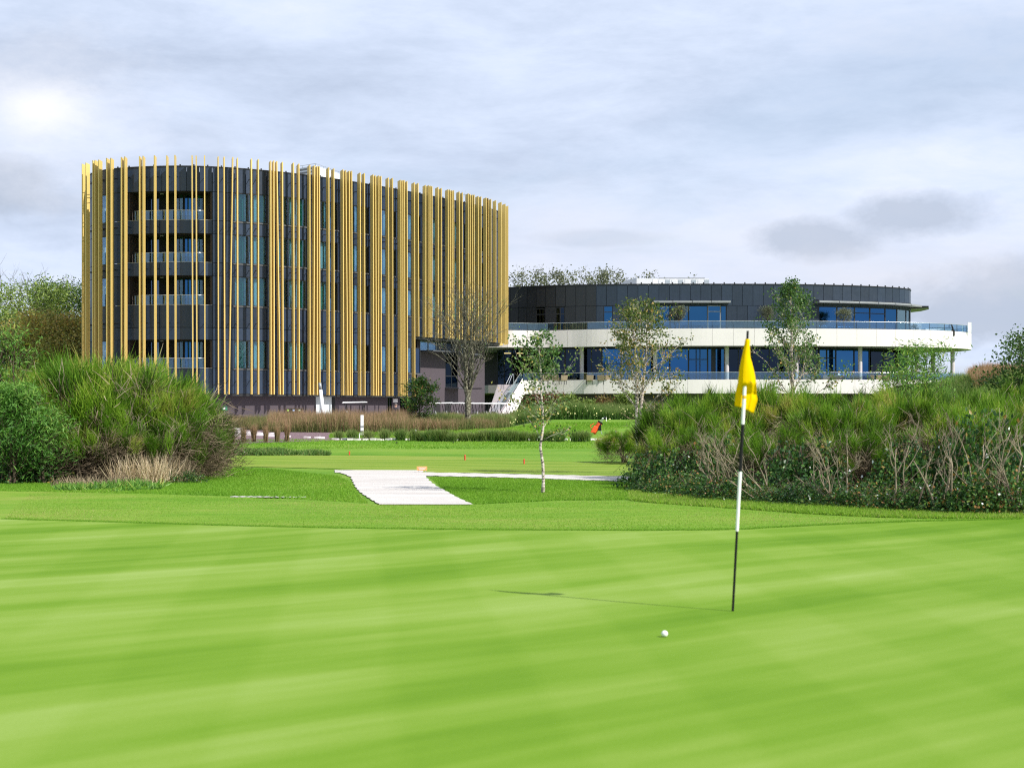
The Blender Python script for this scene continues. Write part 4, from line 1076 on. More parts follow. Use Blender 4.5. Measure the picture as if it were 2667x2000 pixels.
for i, (px, D, s_, zs, lab) in enumerate([
    (1705, 27.1, 0.56, 0.50, 'bramble at the left foot of the right thicket'), (1770, 26.5, 0.74, 0.77, 'bramble low between the birch sapling and the flag pole'), (1838, 26.0, 0.74, 0.68, 'bramble with white blossom just left of the flag pole'),
    (1912, 25.6, 0.78, 0.81, 'dark leafy bramble directly behind the flag pole'), (1985, 25.2, 0.64, 0.50, 'bramble right behind the lower white part of the flag pole'), (2055, 24.8, 0.68, 0.56, 'bramble with pale blossom right of the flag pole'),
    (2130, 24.4, 0.78, 0.72, 'bramble below the green birch, on the grass edge'), (2205, 24.0, 0.68, 0.56, 'bramble below the fan of grey branches'), (2280, 23.6, 0.74, 0.68, 'bramble beside the crooked pale stem'),
    (2355, 23.3, 0.64, 0.46, 'bramble right of the crooked pale stem'), (2430, 23.1, 0.78, 0.72, 'bramble below the right end of the terrace'), (2505, 23.0, 0.72, 0.62, 'dark bramble between the forked pale stems'),
    (2580, 22.9, 0.83, 1.02, 'tall dark bramble near the right edge'), (2655, 22.8, 0.76, 0.81, 'tallest dark bramble cut by the right edge'),
    (1870, 28.2, .9, 1.4, 'bramble climbing the broom left of the flag pole'), (2100, 27.5, .95, 1.3, 'bramble climbing behind the grass edge below the birch'), (2400, 26.5, .95, 1.3, 'bramble climbing among the reddish stems'), (2560, 26, 1.0, 1.7, 'bramble mound behind the forked pale stems'),
    (1725, 28.6, .9, 1.1, 'dark bramble mound behind the leftmost broom'), (95, 31.4, .9, .9, 'bramble at the foot of the willow sapling'), (30, 31.2, .9, 1.0, 'bramble in the far left corner of the thicket'), (470, 31.6, .6, .6, 'small bramble in the dry grass at the right end of the left thicket')]):
    if D < 28 and i < 14: D = ground_at(px, interp([(1705, 1286), (1850, 1301), (1960, 1311), (2100, 1322), (2300, 1335), (2450, 1341), (2667, 1346)], px)).y + .75
    elif px > 2000: D -= 2.0
    x = X(px, D); t = thing('bramble', lab, 'bramble', (x, D, Hf(x, D)), i * 1.7, 'brambles along the thicket edges'); t.scale = (s_, s_, s_ * zs)
    for nm, me in zip(('leaves', 'canes', 'blossoms'), BR[i % 3]): link(nm, me, None, t)

# ---- trees ----------------------------------------------------------------------
def tree(name, label, base, h, r0, crown, nleaf, lsize, leafm, bark, seed, t0=.3, limbs=16, lean=(0, 0), up=.8, trunks=1, tint=(.45, .22), aspect=1.5, group=None, twl=.28, droop=0., twigr=.4, wig=.03, cat='tree', tipfade=0, outline=None, leafspread=.14, depth=2, tgrad=0., dense=1.0):
    """crown: half width as a function of height fraction (list of pairs)"""
    rd = random.Random(seed); r = np.random.default_rng(seed)
    t = thing(name, label, cat, base, 0, group); mb = MB(); ends = []
    for tk in range(trunks):
        off = Vector((rd.uniform(-.06, .06) if trunks > 1 else 0, 0, -.15)); ax = (tk - (trunks - 1) / 2) * .09 * h
        pts = []; K_ = 9
        for j in range(K_ + 1):
            u = j / K_
            pts.append(off + Vector((lean[0] * u * h + ax * u ** 1.3, lean[1] * u * h, h * u)) + Vector((rd.uniform(-wig, wig), rd.uniform(-wig, wig), 0)) * h * (u > 0) * (1 - .4 * u))
        rad = [r0 * ((1 - j / K_) ** .85) + .004 + (r0 * .35 if j == 0 else 0) for j in range(K_ + 1)]
        mb.tube(pts, rad, 8)
        def pos(u):
            k_ = min(K_ - 1, int(u * K_)); return pts[k_].lerp(pts[k_ + 1], u * K_ - k_)
        for i in range(limbs):
            u = t0 + (1 - t0) * ((i + rd.random()) / limbs) * .97; b = pos(u)
            az = i * 2.4 + rd.uniform(-.5, .5); wdt = interp(crown, u) * h * rd.uniform(.7, 1.08)
            dv = Vector((math.cos(az), math.sin(az), up * rd.uniform(.7, 1.3))).normalized(); l = wdt / max(.35, math.hypot(dv.x, dv.y))
            l = min(l, h * .42, max(.04 * h, (1.02 - u) * h * .95 / max(.3, dv.z))); lr = max(.004, r0 * twigr * (1 - u * .75))
            def grow(p, d_, l_, r_, dep):
                k2 = 4; q_ = [p]
                for j in range(k2):
                    d_ = (d_ + Vector((rd.uniform(-.2, .2), rd.uniform(-.2, .2), rd.uniform(-.08, .12) - droop * .12))).normalized(); q_.append(q_[-1] + d_ * l_ / k2)
                mb.tube(q_, [r_ * (1 - .2 * j) for j in range(k2 + 1)], 4 if dep else 5, cap=False)
                for j in range(1 if dep else 2, k2 + 1):
                    if q_[j].z < h * .985: ends.append((q_[j], dep))
                if dep < depth:
                    for _ in range(3):
                        s_ = q_[rd.randint(1, k2)]; grow(s_, (d_ + Vector((rd.uniform(-.8, .8), rd.uniform(-.8, .8), rd.uniform(-.3, .5)))).normalized(), l_ * rd.uniform(.4, .6), r_ * .5, dep + 1)
            grow(b, dv, l, lr, 0)
        for _ in range(3): ends.append((pos(rd.uniform(.9, 1.0)), 1))
    mb.build('trunk', bark, t, smooth=True)
    if nleaf:
        E = np.array([list(e[0]) for e in ends]); W_ = r.random(len(E)) ** 2 + .05
        pick = r.choice(len(E), nleaf, p=W_ / W_.sum())
        pts = E[pick] + r.normal(size=(nleaf, 3)) * leafspread * np.array([1, 1, .9])
        br_t = r.normal(0, tint[1] * .7, len(E))[pick]
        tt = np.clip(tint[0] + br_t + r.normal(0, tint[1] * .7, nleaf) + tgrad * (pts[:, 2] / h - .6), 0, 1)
        me = leaves_mesh('crown', pts, lsize, tt, aspect, .2, seed, droop if droop else None); me.materials.append(leafm)
        link('crown', me, None, t)
    return t
def gpos(px, D): x = X(px, D); return (x, D, Hf(x, D))
def htop(px, py, D): return Z(py, D) - Hf(X(px, D), D)
g = gpos(1413, 27.4)
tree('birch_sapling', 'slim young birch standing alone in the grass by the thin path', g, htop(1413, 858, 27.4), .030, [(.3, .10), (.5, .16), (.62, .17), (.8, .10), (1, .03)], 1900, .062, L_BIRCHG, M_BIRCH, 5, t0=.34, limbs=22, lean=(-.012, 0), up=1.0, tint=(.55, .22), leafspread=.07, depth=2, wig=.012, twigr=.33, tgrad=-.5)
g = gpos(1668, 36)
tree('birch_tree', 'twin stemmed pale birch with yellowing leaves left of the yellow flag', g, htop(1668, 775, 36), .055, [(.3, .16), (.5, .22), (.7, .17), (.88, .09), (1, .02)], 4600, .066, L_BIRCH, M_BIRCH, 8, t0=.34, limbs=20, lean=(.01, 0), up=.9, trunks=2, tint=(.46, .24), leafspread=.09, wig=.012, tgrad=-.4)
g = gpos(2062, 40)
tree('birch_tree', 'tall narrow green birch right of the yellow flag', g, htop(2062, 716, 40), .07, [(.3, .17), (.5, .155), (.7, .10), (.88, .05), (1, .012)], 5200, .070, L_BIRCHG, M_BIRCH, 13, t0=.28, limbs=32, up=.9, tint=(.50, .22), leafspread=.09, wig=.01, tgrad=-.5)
g = gpos(1221, 86)
tree('bare_tree', 'leafless tree with lichen covered trunk in front of the hotel', g, htop(1221, 765, 86), .19, [(.2, .22), (.4, .26), (.6, .22), (.8, .14), (1, .04)], 260, .08, L_WILLOW, M_LICHEN, 17, t0=.24, limbs=30, up=1.6, trunks=2, tint=(.7, .1), depth=3, wig=.02, twigr=.30, leafspread=.2)
g = gpos(1094, 88)
tree('small_tree', 'small leafy green tree at the right corner of the gold fins', g, htop(1094, 985, 88), .06, [(.1, .22), (.3, .30), (.6, .26), (.8, .15), (1, .04)], 4200, .12, L_BRAMBLE, M_BARK, 19, t0=.12, limbs=30, up=.8, tint=(.65, .2), leafspread=.16)
# background trees at the left
tree('broadleaf_tree', 'light green broad crowned tree left of the hotel', gpos(95, 150), htop(95, 745, 150), .32, [(.2, .2), (.45, .38), (.7, .36), (.88, .24), (1, .06)], 15000, .24, L_TREE, M_BARK, 23, t0=.25, limbs=30, up=.75, tint=(.60, .22), leafspread=.6, depth=2)
tree('broadleaf_tree', 'thin half bare tree at the left rim behind the light green one', gpos(48, 158), htop(48, 735, 158), .25, [(.3, .2), (.6, .26), (1, .05)], 900, .22, L_TREE, M_LICHEN, 24, t0=.25, limbs=26, up=1., tint=(.5, .2), leafspread=.5, depth=3)
tree('broadleaf_tree', 'dark green tree half hidden by the leftmost gold fins', gpos(215, 152), htop(215, 742, 152), .32, [(.1, .22), (.4, .28), (.7, .27), (.9, .17), (1, .05)], 14000, .24, L_DARKTREE, M_BARK, 25, t0=.12, limbs=34, up=.7, tint=(.55, .22), leafspread=.6)
for (px, D, py, sd, m_, lab) in [(35, 140, 815, 31, L_TREE, 'grey green bushy tree at the left edge of the photo'), (110, 128, 838, 32, L_AUTUMN, 'brown olive bushy tree above the left broom'), (175, 126, 822, 33, L_AUTUMN, 'orange tinged tree against the leftmost gold fins'), (-20, 130, 850, 34, L_DARKTREE, 'dark bushy tree cut by the left edge')]:
    tree('bushy_tree', lab, gpos(px, D), htop(px, py, D), .2, [(.05, .40), (.4, .46), (.75, .36), (1, .08)], 12000, .22, m_, M_BARK, sd, t0=.06, limbs=34, up=.7, tint=(.5, .26), leafspread=.5, group='trees behind the left thicket')
# treetops behind the clubhouse
for i, (px, py, wd, lab, nl) in enumerate([(1360, 705, .10, 'leftmost treetop behind the clubhouse roof', 1500), (1395, 700, .09, 'thin treetop second from the hotel above the clubhouse roof', 1000), (1420, 712, .09, 'rounded treetop third from the hotel above the clubhouse roof', 1800), (1464, 704, .10, 'treetop standing alone in the gap above the clubhouse roof', 2000),
                                      (1512, 697, .08, 'pinkish bare treetop above the clubhouse roof', 500), (1540, 714, .10, 'low sparse treetop right of the pinkish one', 900), (1580, 703, .12, 'densest treetop left of the white roof unit', 2600), (1699, 708, .07, 'small treetop above the white roof unit', 1000), (1802, 715, .05, 'tiny treetop at the right end of the white roof unit', 500)]):
    D = 172 + (i % 3) * 3
    tree('distant_tree', lab, gpos(px, D), htop(px, py, D), .16, [(.4, wd), (.7, wd * 1.15), (.9, wd * .6), (1, .02)], nl, .26, L_GREYLEAF, M_LICHEN, 80 + i, t0=.4, limbs=22, up=1.3, tint=(.45, .25), leafspread=.38, group='treetops behind the clubhouse')
# oak at the right edge
tree('oak_tree', 'dark green oak cut by the right edge of the photo', gpos(2725, 62), htop(2725, 868, 62), .16, [(.1, .25), (.4, .40), (.7, .38), (.9, .2), (1, .05)], 9000, .13, L_DARKTREE, M_BARK, 41, t0=.12, limbs=30, up=.6, tint=(.6, .2), leafspread=.25)
# russet and green shrubs under the lower terrace
for i, (px, D, py, m_, lab) in enumerate([(1392, 106, 1034, L_PURPLE, 'russet shrub at the foot of the white stair wall'), (1440, 106, 1030, L_PURPLE, 'reddish brown shrub left of the undercroft doors'), (1482, 104, 1036, L_TREE, 'green shrub before the first undercroft door'), (1530, 104, 1048, L_TREE, 'low green shrub between the undercroft doors'),
                                 (1575, 105, 1040, L_PURPLE, 'russet shrub right of the undercroft doors'), (1625, 104, 1030, L_TREE, 'green shrub behind the twin stemmed birch')]):
    tree('shrub', lab, gpos(px, D), htop(px, py, D), .05, [(.02, .5), (.4, .55), (.8, .35), (1, .1)], 2600, .14, m_, M_BARK, 90 + i, t0=.05, limbs=20, up=.8, tint=(.5, .25), leafspread=.2, group='shrubs below the lower terrace', cat='shrub')
# olives in pots on the upper terrace
for i, (px, D, lab) in enumerate([(1768, 139.6, 'potted olive tree beside the yellowing birch on the upper terrace'), (2000, 139.8, 'potted olive tree left of the green birch on the upper terrace'), (2198, 140.2, 'potted olive tree before the right hand blue windows')]):
    k = 1.25 if i < 2 else 1.0
    ot = tree('olive_tree', lab, (X(px, D), D, zF1 + .45), 2.0 * (1.1 if i < 2 else 1), .07, [(.2, .36), (.5, .46 * k), (.8, .34 * k), (1, .12)], 3600, .10, L_OLIVE, M_BARK, 100 + i, t0=.32, limbs=22, up=1.0, tint=(.5, .22), leafspread=.15, aspect=3, group='olive trees on the upper terrace')
    MB().lathe((0, 0, -.45), [(.26, 0), (.36, .45), (.38, .5), (.33, .5)], 16).build('pot', M_GREY, ot)
tree('potted_plant', 'small potted shrub behind the railing near the hot tub', (X(2383, 141), 141, zF1), 1.1, .03, [(.2, .3), (.6, .35), (1, .1)], 400, .09, L_OLIVE, M_BARK, 110, t0=.3, limbs=10, up=.9, leafspread=.08, cat='plant')
# willows
def willow(label, px, D, py, w_, n_, seed):
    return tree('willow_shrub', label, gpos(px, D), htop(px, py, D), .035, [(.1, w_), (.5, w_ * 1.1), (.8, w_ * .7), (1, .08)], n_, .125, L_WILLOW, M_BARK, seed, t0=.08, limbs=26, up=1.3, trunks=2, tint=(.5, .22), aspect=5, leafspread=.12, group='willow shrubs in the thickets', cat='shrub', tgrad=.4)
willow('large leafy willow sapling at the far left before the thicket', 35, 30.5, 1010, .40, 5200, 120)
willow('tall thin willow shoots above the far left thicket', 20, 33, 850, .18, 1600, 121)
willow('low dark willow reaching right over the dead tangle', 110, 30.8, 1080, .55, 2600, 122)
willow('willow shrub with feathery leaves before the right end of the terrace', 2400, 35.5, 902, .20, 3800, 123)
willow('low willow shrub beside the feathery one', 2345, 34.5, 960, .22, 1500, 124)

# ================================================================== GRASSES
def inside(poly, x, y):
    c = np.zeros(len(x), bool); k = len(poly)
    for i in range(k):
        x0, y0 = poly[i]; x1, y1 = poly[(i + 1) % k]
        cond = ((y0 > y) != (y1 > y)); xx = (x1 - x0) * (y - y0) / ((y1 - y0) + 1e-12) + x0
        c ^= cond & (x < xx)
    return c
def plan(pts): return [(lambda g_: (g_.x, g_.y))(ground_at(*p)) for p in pts]
def scatter(name, poly, n_, hgt, wid, lab_kind, mat_, tint=(.45, .2), lean=.35, falloff=1.0, seed=0, tipt=.1, clump=0., patch=0., z0=0.):
    """grass blades over a plan polygon, denser near the green"""
    r = np.random.default_rng(seed); a = np.array(poly); x0, y0 = a.min(0); x1, y1 = a.max(0)
    X_ = []; Y_ = []
    tot = 0
    while tot < n_:
        x = r.uniform(x0, x1, n_); y = r.uniform(y0, y1, n_)
        k = inside(poly, x, y) & (r.random(n_) < (y0 / y) ** falloff)
        if clump:
            k &= (np.sin(x * 2.1 + np.sin(y * 1.7) * 2) * np.sin(y * 1.9 + np.sin(x * 1.3) * 2) > r.uniform(-1, 1, n_) * (1.2 - clump))
        X_.append(x[k]); Y_.append(y[k]); tot += k.sum()
        if k.sum() == 0: break
    x = np.concatenate(X_)[:n_]; y = np.concatenate(Y_)[:n_]; n_ = len(x)
    p0 = np.stack([x, y, H(x, y) + z0], 1)
    d = unit(np.stack([r.normal(0, lean, n_), r.normal(0, lean, n_), np.ones(n_)], 1))
    pt = patch * (np.sin(x * .9 + 1.2 * np.sin(y * .35)) * np.sin(y * .5 + x * .3))
    l = r.uniform(hgt[0], hgt[1], n_) * (1 + .25 * np.sin(x * 1.1) * np.sin(y * .8))
    me = blades_mesh(name, p0, d, l, r.uniform(wid * .7, wid * 1.3, n_), np.clip(r.normal(tint[0], tint[1], n_) + pt, 0, 1), .35, seed, tipt=tipt)
    me.materials.append(mat_)
    return link(name, me, None, None, 'stuff')
# rough grass either side of the path
scatter('rough_grass', plan([(-260, 1282), (0, 1279), (400, 1287), (640, 1294), (960, 1311), (935, 1290), (914, 1258), (880, 1240), (700, 1222), (560, 1218), (540, 1235), (400, 1258), (-260, 1256)]), 90000, (.02, .055), .011, 0, L_GRASS, (.42, .16), .55, 1.2, 1, .12, patch=.14)
scatter('rough_grass', plan([(1118, 1243), (1300, 1247), (1640, 1258), (1690, 1285), (1640, 1302), (1450, 1304), (1236, 1314), (1196, 1296), (1150, 1270)]), 85000, (.02, .055), .011, 0, L_GRASS, (.42, .16), .55, 1.2, 2, .12, patch=.16)
scatter('rough_grass', plan([(1640, 1280), (1850, 1298), (2060, 1314), (2280, 1328), (2667, 1338), (2760, 1350), (2667, 1353), (2450, 1352), (2300, 1350), (2100, 1340), (1900, 1325), (1750, 1315), (1640, 1304)]), 60000, (.03, .085), .012, 0, L_GRASS, (.66, .16), .6, 1., 3, .15, patch=.1)
scatter('rough_grass', [(-30, 55), (12, 55), (12, 66), (-30, 66)], 40000, (.03, .07), .025, 0, L_GRASS, (.40, .16), .5, 1., 4, .1, patch=.22)
scatter('rough_grass', plan([(430, 1196), (560, 1178), (700, 1176), (860, 1183), (860, 1187), (600, 1187), (430, 1200)]), 8000, (.06, .28), .03, 0, L_TUSSOCK, (.55, .25), .6, 1., 5, .1, clump=.9)
# short lip along the edge of the green
eg = [ground_at(p, interp(GREEN_EDGE, p)) for p in range(0, 2668, 12)]
r_ = np.random.default_rng(9); k = r_.integers(0, len(eg) - 1, 42000); u = r_.random(42000)
E_ = np.array([[p.x, p.y] for p in eg]); q = E_[k] * (1 - u[:, None]) + E_[k + 1] * u[:, None]; off = np.abs(r_.normal(0, .10, 42000))
q[:, 1] += off + .01
me = blades_mesh('fringe_grass', np.stack([q[:, 0], q[:, 1], H(q[:, 0], q[:, 1]) + .01], 1), unit(np.stack([r_.normal(0, .4, 42000), r_.normal(0, .4, 42000), np.ones(42000)], 1)), r_.uniform(.012, .034, 42000), np.full(42000, .006), np.clip(r_.normal(.38, .15, 42000), 0, 1), .3, 9, tipt=.1)
me.materials.append(L_GRASS); link('fringe_grass', me, None, None, 'stuff')
scatter('fringe_grass', [(p.x, p.y + .15) for p in eg[::10]] + [(p.x, p.y - .1) for p in fe[::-4]], 90000, (.008, .022), .007, 0, L_GRASS, (.66, .22), .7, 1.5, 10, .15, patch=.34, z0=.008)
# dry grass at the right end of the left thicket
scatter('dry_grass', plan([(420, 1250), (480, 1258), (560, 1222), (585, 1195), (520, 1190), (440, 1215)]), 9000, (.3, .8), .014, 0, L_DEAD, (.75, .2), .35, .5, 11, .15)
scatter('dry_grass', plan([(130, 1268), (330, 1272), (430, 1256), (400, 1240), (150, 1250)]), 2500, (.06, .3), .014, 0, L_DEAD, (.6, .25), .7, .5, 12, .15)
scatter('weeds', plan([(150, 1278), (300, 1282), (420, 1276), (430, 1262), (300, 1268), (150, 1270)]), 2200, (.05, .2), .03, 0, L_WILLOW, (.6, .25), .8, .5, 13, .1, clump=1.1)
# the tall feathery grasses of the planting bed
bed = [(X(500, 90), 90), (X(690, 84), 84), (X(870, 81), 81), (X(1050, 81), 81), (X(1180, 82), 82), (X(1262, 86), 86), (X(1330, 92), 92), (X(1200, 96), 96), (X(900, 95), 95), (X(520, 95), 95)]
scatter('feathery_grass', bed, 80000, (.40, .88), .020, 0, L_SEDGE, (.30, .16), .18, .6, 14, .46, patch=.18)
scatter('feathery_grass', [(X(700, 80), 80), (X(1060, 78), 78), (X(1060, 92), 92), (X(700, 92), 92)], 20000, (.7, 1.22), .022, 0, L_SEDGE, (.48, .16), .12, .4, 15, .5)
scatter('feathery_grass', [(X(1080, 98), 98), (X(1340, 98), 98), (X(1340, 106), 106), (X(1080, 106), 106)], 16000, (.6, 1.0), .03, 0, L_SEDGE, (.40, .14), .18, .3, 16, .4)
scatter('low_grass', [(X(860, 69), 68.5), (X(1180, 69), 68.5), (X(1640, 84), 84), (X(1640, 92), 92), (X(1260, 92), 90), (X(1130, 81), 81), (X(860, 78), 78)], 30000, (.04, .13), .03, 0, L_GRASS, (.45, .2), .5, 1., 17, .1, patch=.2)
scatter('dark_grass', [(X(1340, 100), 100), (X(1720, 100), 100), (X(1720, 104), 104), (X(1330, 104), 104)], 36000, (.7, 1.2), .03, 0, L_TUSSOCK, (.22, .14), .2, .3, 18, .55)
scatter('dark_grass', [(X(1130, 86), 86), (X(1330, 92), 92), (X(1340, 97), 97), (X(1130, 95), 95)], 16000, (.5, 1.0), .03, 0, L_TUSSOCK, (.45, .14), .2, .3, 19, .35)
scatter('bank_grass', [(X(2540, 110), 110), (X(2860, 110), 110), (X(2860, 124), 124), (X(2520, 126), 126)], 30000, (.6, 1.3), .03, 0, L_SEDGE, (.66, .14), .2, .3, 20, .3)
scatter('bank_grass', [(X(2300, 62), 62), (X(2860, 62), 62), (X(2860, 112), 112), (X(2600, 126), 126), (X(2400, 126), 126), (X(2350, 100), 100)], 40000, (.3, .8), .03, 0, L_TUSSOCK, (.6, .2), .3, .3, 22, .2)
L_STRAW = leafy('straw', [(0.0, (.20, .14, .08)), (.5, (.42, .32, .20)), (1.0, (.62, .52, .36))], .2, .8)
scatter('dry_grass', plan([(290, 1262), (400, 1262), (500, 1256), (575, 1225), (590, 1205), (540, 1190), (500, 1215), (380, 1245), (290, 1250)]), 11000, (.25, .75), .013, 0, L_STRAW, (.5, .25), .38, .5, 31, .15, clump=.7)
# yellow flowers among the dark grasses
r_ = np.random.default_rng(5); fx = r_.uniform(X(1240, 92), X(1700, 92), 170); fy = r_.uniform(86, 103, 170)
me = leaves_mesh('yellow_flowers', np.stack([fx, fy, H(fx, fy) + r_.uniform(.3, 1.1, 170)], 1), .085, np.full(170, .5), 1.0, 1., 3)
me.materials.append(simple('yellow_petal', (.62, .58, .25), .6)); link('yellow_flowers', me, None, None, 'stuff')

# ---- separate clumps along the front of the bed, and the pale kerb stones between them
def clump_mesh(seed, n_, h, sp, tint, tipt, b_=.065):
    r = np.random.default_rng(seed)
    p = np.stack([r.normal(0, b_, n_), r.normal(0, b_, n_), np.full(n_, -.02)], 1); d = unit(np.stack([r.normal(0, sp, n_), r.normal(0, sp, n_), np.ones(n_)], 1))
    return blades_mesh('blades', p, d, r.uniform(h * .55, h, n_), np.full(n_, .022), np.clip(r.normal(tint, .15, n_), 0, 1), .5, seed, tipt=tipt)
CM = [clump_mesh(s, 600, .58, .30, .50, .30) for s in (1, 2, 3)]
for me in CM: me.materials.append(L_TUSSOCK)
CO = clump_mesh(7, 380, .85, .07, .60, .35, .045); CO.materials.append(L_SEDGE)
ORD = ['first', 'second', 'third', 'fourth', 'fifth', 'sixth', 'seventh', 'eighth', 'ninth', 'tenth', 'eleventh', 'twelfth', 'thirteenth', 'fourteenth', 'fifteenth', 'sixteenth', 'seventeenth', 'eighteenth', 'nineteenth', 'twentieth', 'twenty-first', 'twenty-second', 'twenty-third', 'twenty-fourth', 'twenty-fifth', 'twenty-sixth', 'twenty-seventh', 'twenty-eighth']
cx = [(885, 1145), (920, 1146), (962, 1146), (1005, 1146), (1045, 1147), (1080, 1148), (1101, 1148), (1121, 1149), (1143, 1149), (1161, 1149), (1181, 1150), (1205, 1149), (1222, 1149), (1243, 1149), (1261, 1149), (1284, 1149), (1305, 1149), (1325, 1149), (1344, 1149), (1366, 1149), (1388, 1149), (1410, 1149), (1434, 1149), (1458, 1150), (1498, 1150), (1522, 1150)]
for i, (px, py) in enumerate(cx):
    g_ = ground_at(px, py); g_.y -= .45; g_.z = Hf(g_.x, g_.y); o = link('grass_clump', CM[i % 3]); o.location = g_; o.rotation_euler = (0, 0, i * 1.3); s_ = .85 + .3 * random.random() * (1 if px < 1450 else 1.5); o.scale = (s_, s_, s_)
    tag(o, '%s green grass clump from the left in the front row of the planting bed' % ORD[i], 'grass clump', 'green grass clumps along the front of the bed')
for i, (px, py) in enumerate([(581, 1153), (605, 1154), (634, 1153), (662, 1151), (692, 1152), (721, 1151), (748, 1150)]):
    g_ = ground_at(px, py); o = link('grass_clump', CO); o.location = g_; o.rotation_euler = (0, 0, i * 1.9); s_ = .9 + .2 * random.random(); o.scale = (s_ * .8, s_ * .8, s_)
    tag(o, '%s upright golden grass clump from the left on the bark mulch' % ORD[i], 'grass clump', 'golden grass clumps on the mulch')
def stone(sx_, sy_, sz_, seed):
    rd = random.Random(seed); b = [(-sx_, -sy_), (sx_, -sy_), (sx_, sy_), (-sx_, sy_)]
    j = lambda: rd.uniform(-.04, .04)
    return MB().hexa([(x + j(), y + j(), -.05) for x, y in b], [(x * .9 + j(), y * .8 + j(), sz_ + j() * .5) for x, y in b])
SM = []
for s in range(3):
    o = stone(.15, .12, .085, s).build('kerb_stone', M_WHITE_CLAD, bevel=.03); SM.append(o.data); bpy.data.objects.remove(o)
sx_ = [(653, 1134), (677, 1135), (708, 1138), (748, 1139), (801, 1141), (826, 1142), (838, 1143), (875, 1146), (895, 1146.5), (912, 1147), (932, 1147), (952, 1147), (972, 1147), (992, 1147), (1011, 1147), (1032, 1147), (1052, 1147), (1071, 1147), (1091, 1147), (1112, 1148), (1133, 1148), (1152, 1148), (1172, 1148), (1193, 1148), (1213, 1148), (1253, 1148), (1275, 1148), (1296, 1148)]
for i, (px, py) in enumerate(sx_):
    o = link('kerb_stone', SM[i % 3]); o.location = ground_at(px, py); o.rotation_euler = (0, 0, random.uniform(-.2, .2))
    if i < 3: o.scale = (1.5, 1.3, 2.2)
    tag(o, '%s white kerb stone from the left along the planting bed' % ORD[i], 'kerb stone', 'white kerb stones along the planting bed')
for i, (p0, p1) in enumerate([(1316, 1336), (1340, 1360), (1365, 1386), (1392, 1410), (1420, 1440), (1450, 1478), (1484, 1492), (1505, 1520), (1538, 1575)]):
    a, b = ground_at(p0, 1147.5), ground_at(p1, 1147.5)
    o = MB().box(-(b.x - a.x) / 2, (b.x - a.x) / 2, -.12, .12, -.05, .10).build('kerb_stone', M_WHITE_CLAD, bevel=.02); o.location = (a + b) / 2
    tag(o, '%s flat kerb slab from the bare tree trunk, going right' % ORD[i], 'kerb stone', 'flat kerb slabs right of the bare tree')
o = MB().box(0, X(634, 73) - X(570, 73), 0, .3, -.05, .42).build('low_wall', M_WHITE_CLAD); o.location = (X(570, 73), 73, Hf(X(600, 73), 73)); tag(o, 'low white wall at the left end of the mulch bed beside the broom', 'wall')
o = MB().box(0, 12, 0, .3, -.3, .45).build('low_wall', M_WHITE_CLAD); o.location = (X(2556, 116), 117, Hf(X(2600, 117), 117) + .1); tag(o, 'low cream wall along the reddish grass bank at right', 'wall')

# ================================================================== FLAG, BALL
def lerp_px(y):                       # pole axis in the photo
    return 1908 + (1600 - y) * (1947.5 - 1908) / (1600 - 862)
gb = ground_at(1908, 1600); FD = gb.y
fl = thing('flagstick', 'golf flagstick in black and white bands with a limp yellow flag', 'flagstick', gb)
def fp(px, py, dy=0.): return Vector(((px - CX) / F * FD, FD + dy, EYE + (HZ - py) / F * FD)) - gb
def pole(y0, y1, r0, r1, m_, name):
    return MB().tube([fp(lerp_px(y0), y0), fp(lerp_px(y1), y1)], [r0, r1], 20).build(name, m_, fl)
pole(1606, 1383, .0092, .0096, M_BLACK, 'black_band'); pole(1383, 1228, .0125, .0135, M_WHITE, 'white_band')
pole(1228, 1105, .0128, .0132, M_BLACK, 'black_band'); pole(1105, 886, .0135, .0130, M_WHITE, 'white_band'); pole(884, 862, .0090, .0090, M_BLACK, 'pole_cap')
pole(1038, 1030, .015, .015, simple('amber_ring', (.75, .42, .03), .4), 'flag_ring')
# cloth
def f_flag(nn):
    g_ = nn.add('ShaderNodeNewGeometry')
    d = nn.add('ShaderNodeBsdfDiffuse'); d.inputs[0].default_value = (.90, .70, .004, 1)
    tr = nn.add('ShaderNodeBsdfTranslucent'); tr.inputs[0].default_value = (.95, .62, .002, 1)
    mx = nn.add('ShaderNodeMixShader'); mx.inputs[0].default_value = .4
    nn.link(d.outputs[0], mx.inputs[1]); nn.link(tr.outputs[0], mx.inputs[2]); nn.link(mx.outputs[0], nn.out.inputs[0])
M_FLAG = mat('yellow_cloth', f_flag)
Lp = [(883, 1940), (900, 1937.5), (930, 1931), (960, 1925.5), (1000, 1921.5), (1030, 1919.5), (1057, 1917)]
Rp = [(883, 1953.5), (905, 1953), (930, 1954.5), (948, 1960), (975, 1967), (1010, 1973), (1040, 1980), (1077, 1969)]
V = []; Fc = []; NU, NV = 28, 44
for j in range(NV + 1):
    v_ = j / NV
    for i in range(NU + 1):
        u = i / NU
        yl = 884 + v_ * (1057 - 884); yr = 884 + v_ * (1077 - 884)
        y_ = yl + (yr - yl) * u ** 1.1
        xl = interp(Lp, yl); xr = interp(Rp, yr)
        x_ = xl + (xr - xl) * u
        amp = .010 + .022 * v_
        dy = amp * (math.cos(u * 6.9 + .5 - v_ * .6) * .9 + .45 * math.sin(u * 13 + v_ * 2)) + .0 
        front = -.022 - .012 * (1 - v_) if y_ < 1000 else (-.022 + (y_ - 1000) / 22 * .062 if y_ < 1022 else .040)
        if y_ < 1022 and u > .55: front = front * (1 - (u - .55) * 1.5)
        if y_ > 1000: front += min(1, (y_ - 1000) / 22) * .06 * max(0, u - .35)
        V.append(fp(x_, y_, front + dy * (.25 if abs(u - .45) < .22 else 1)))
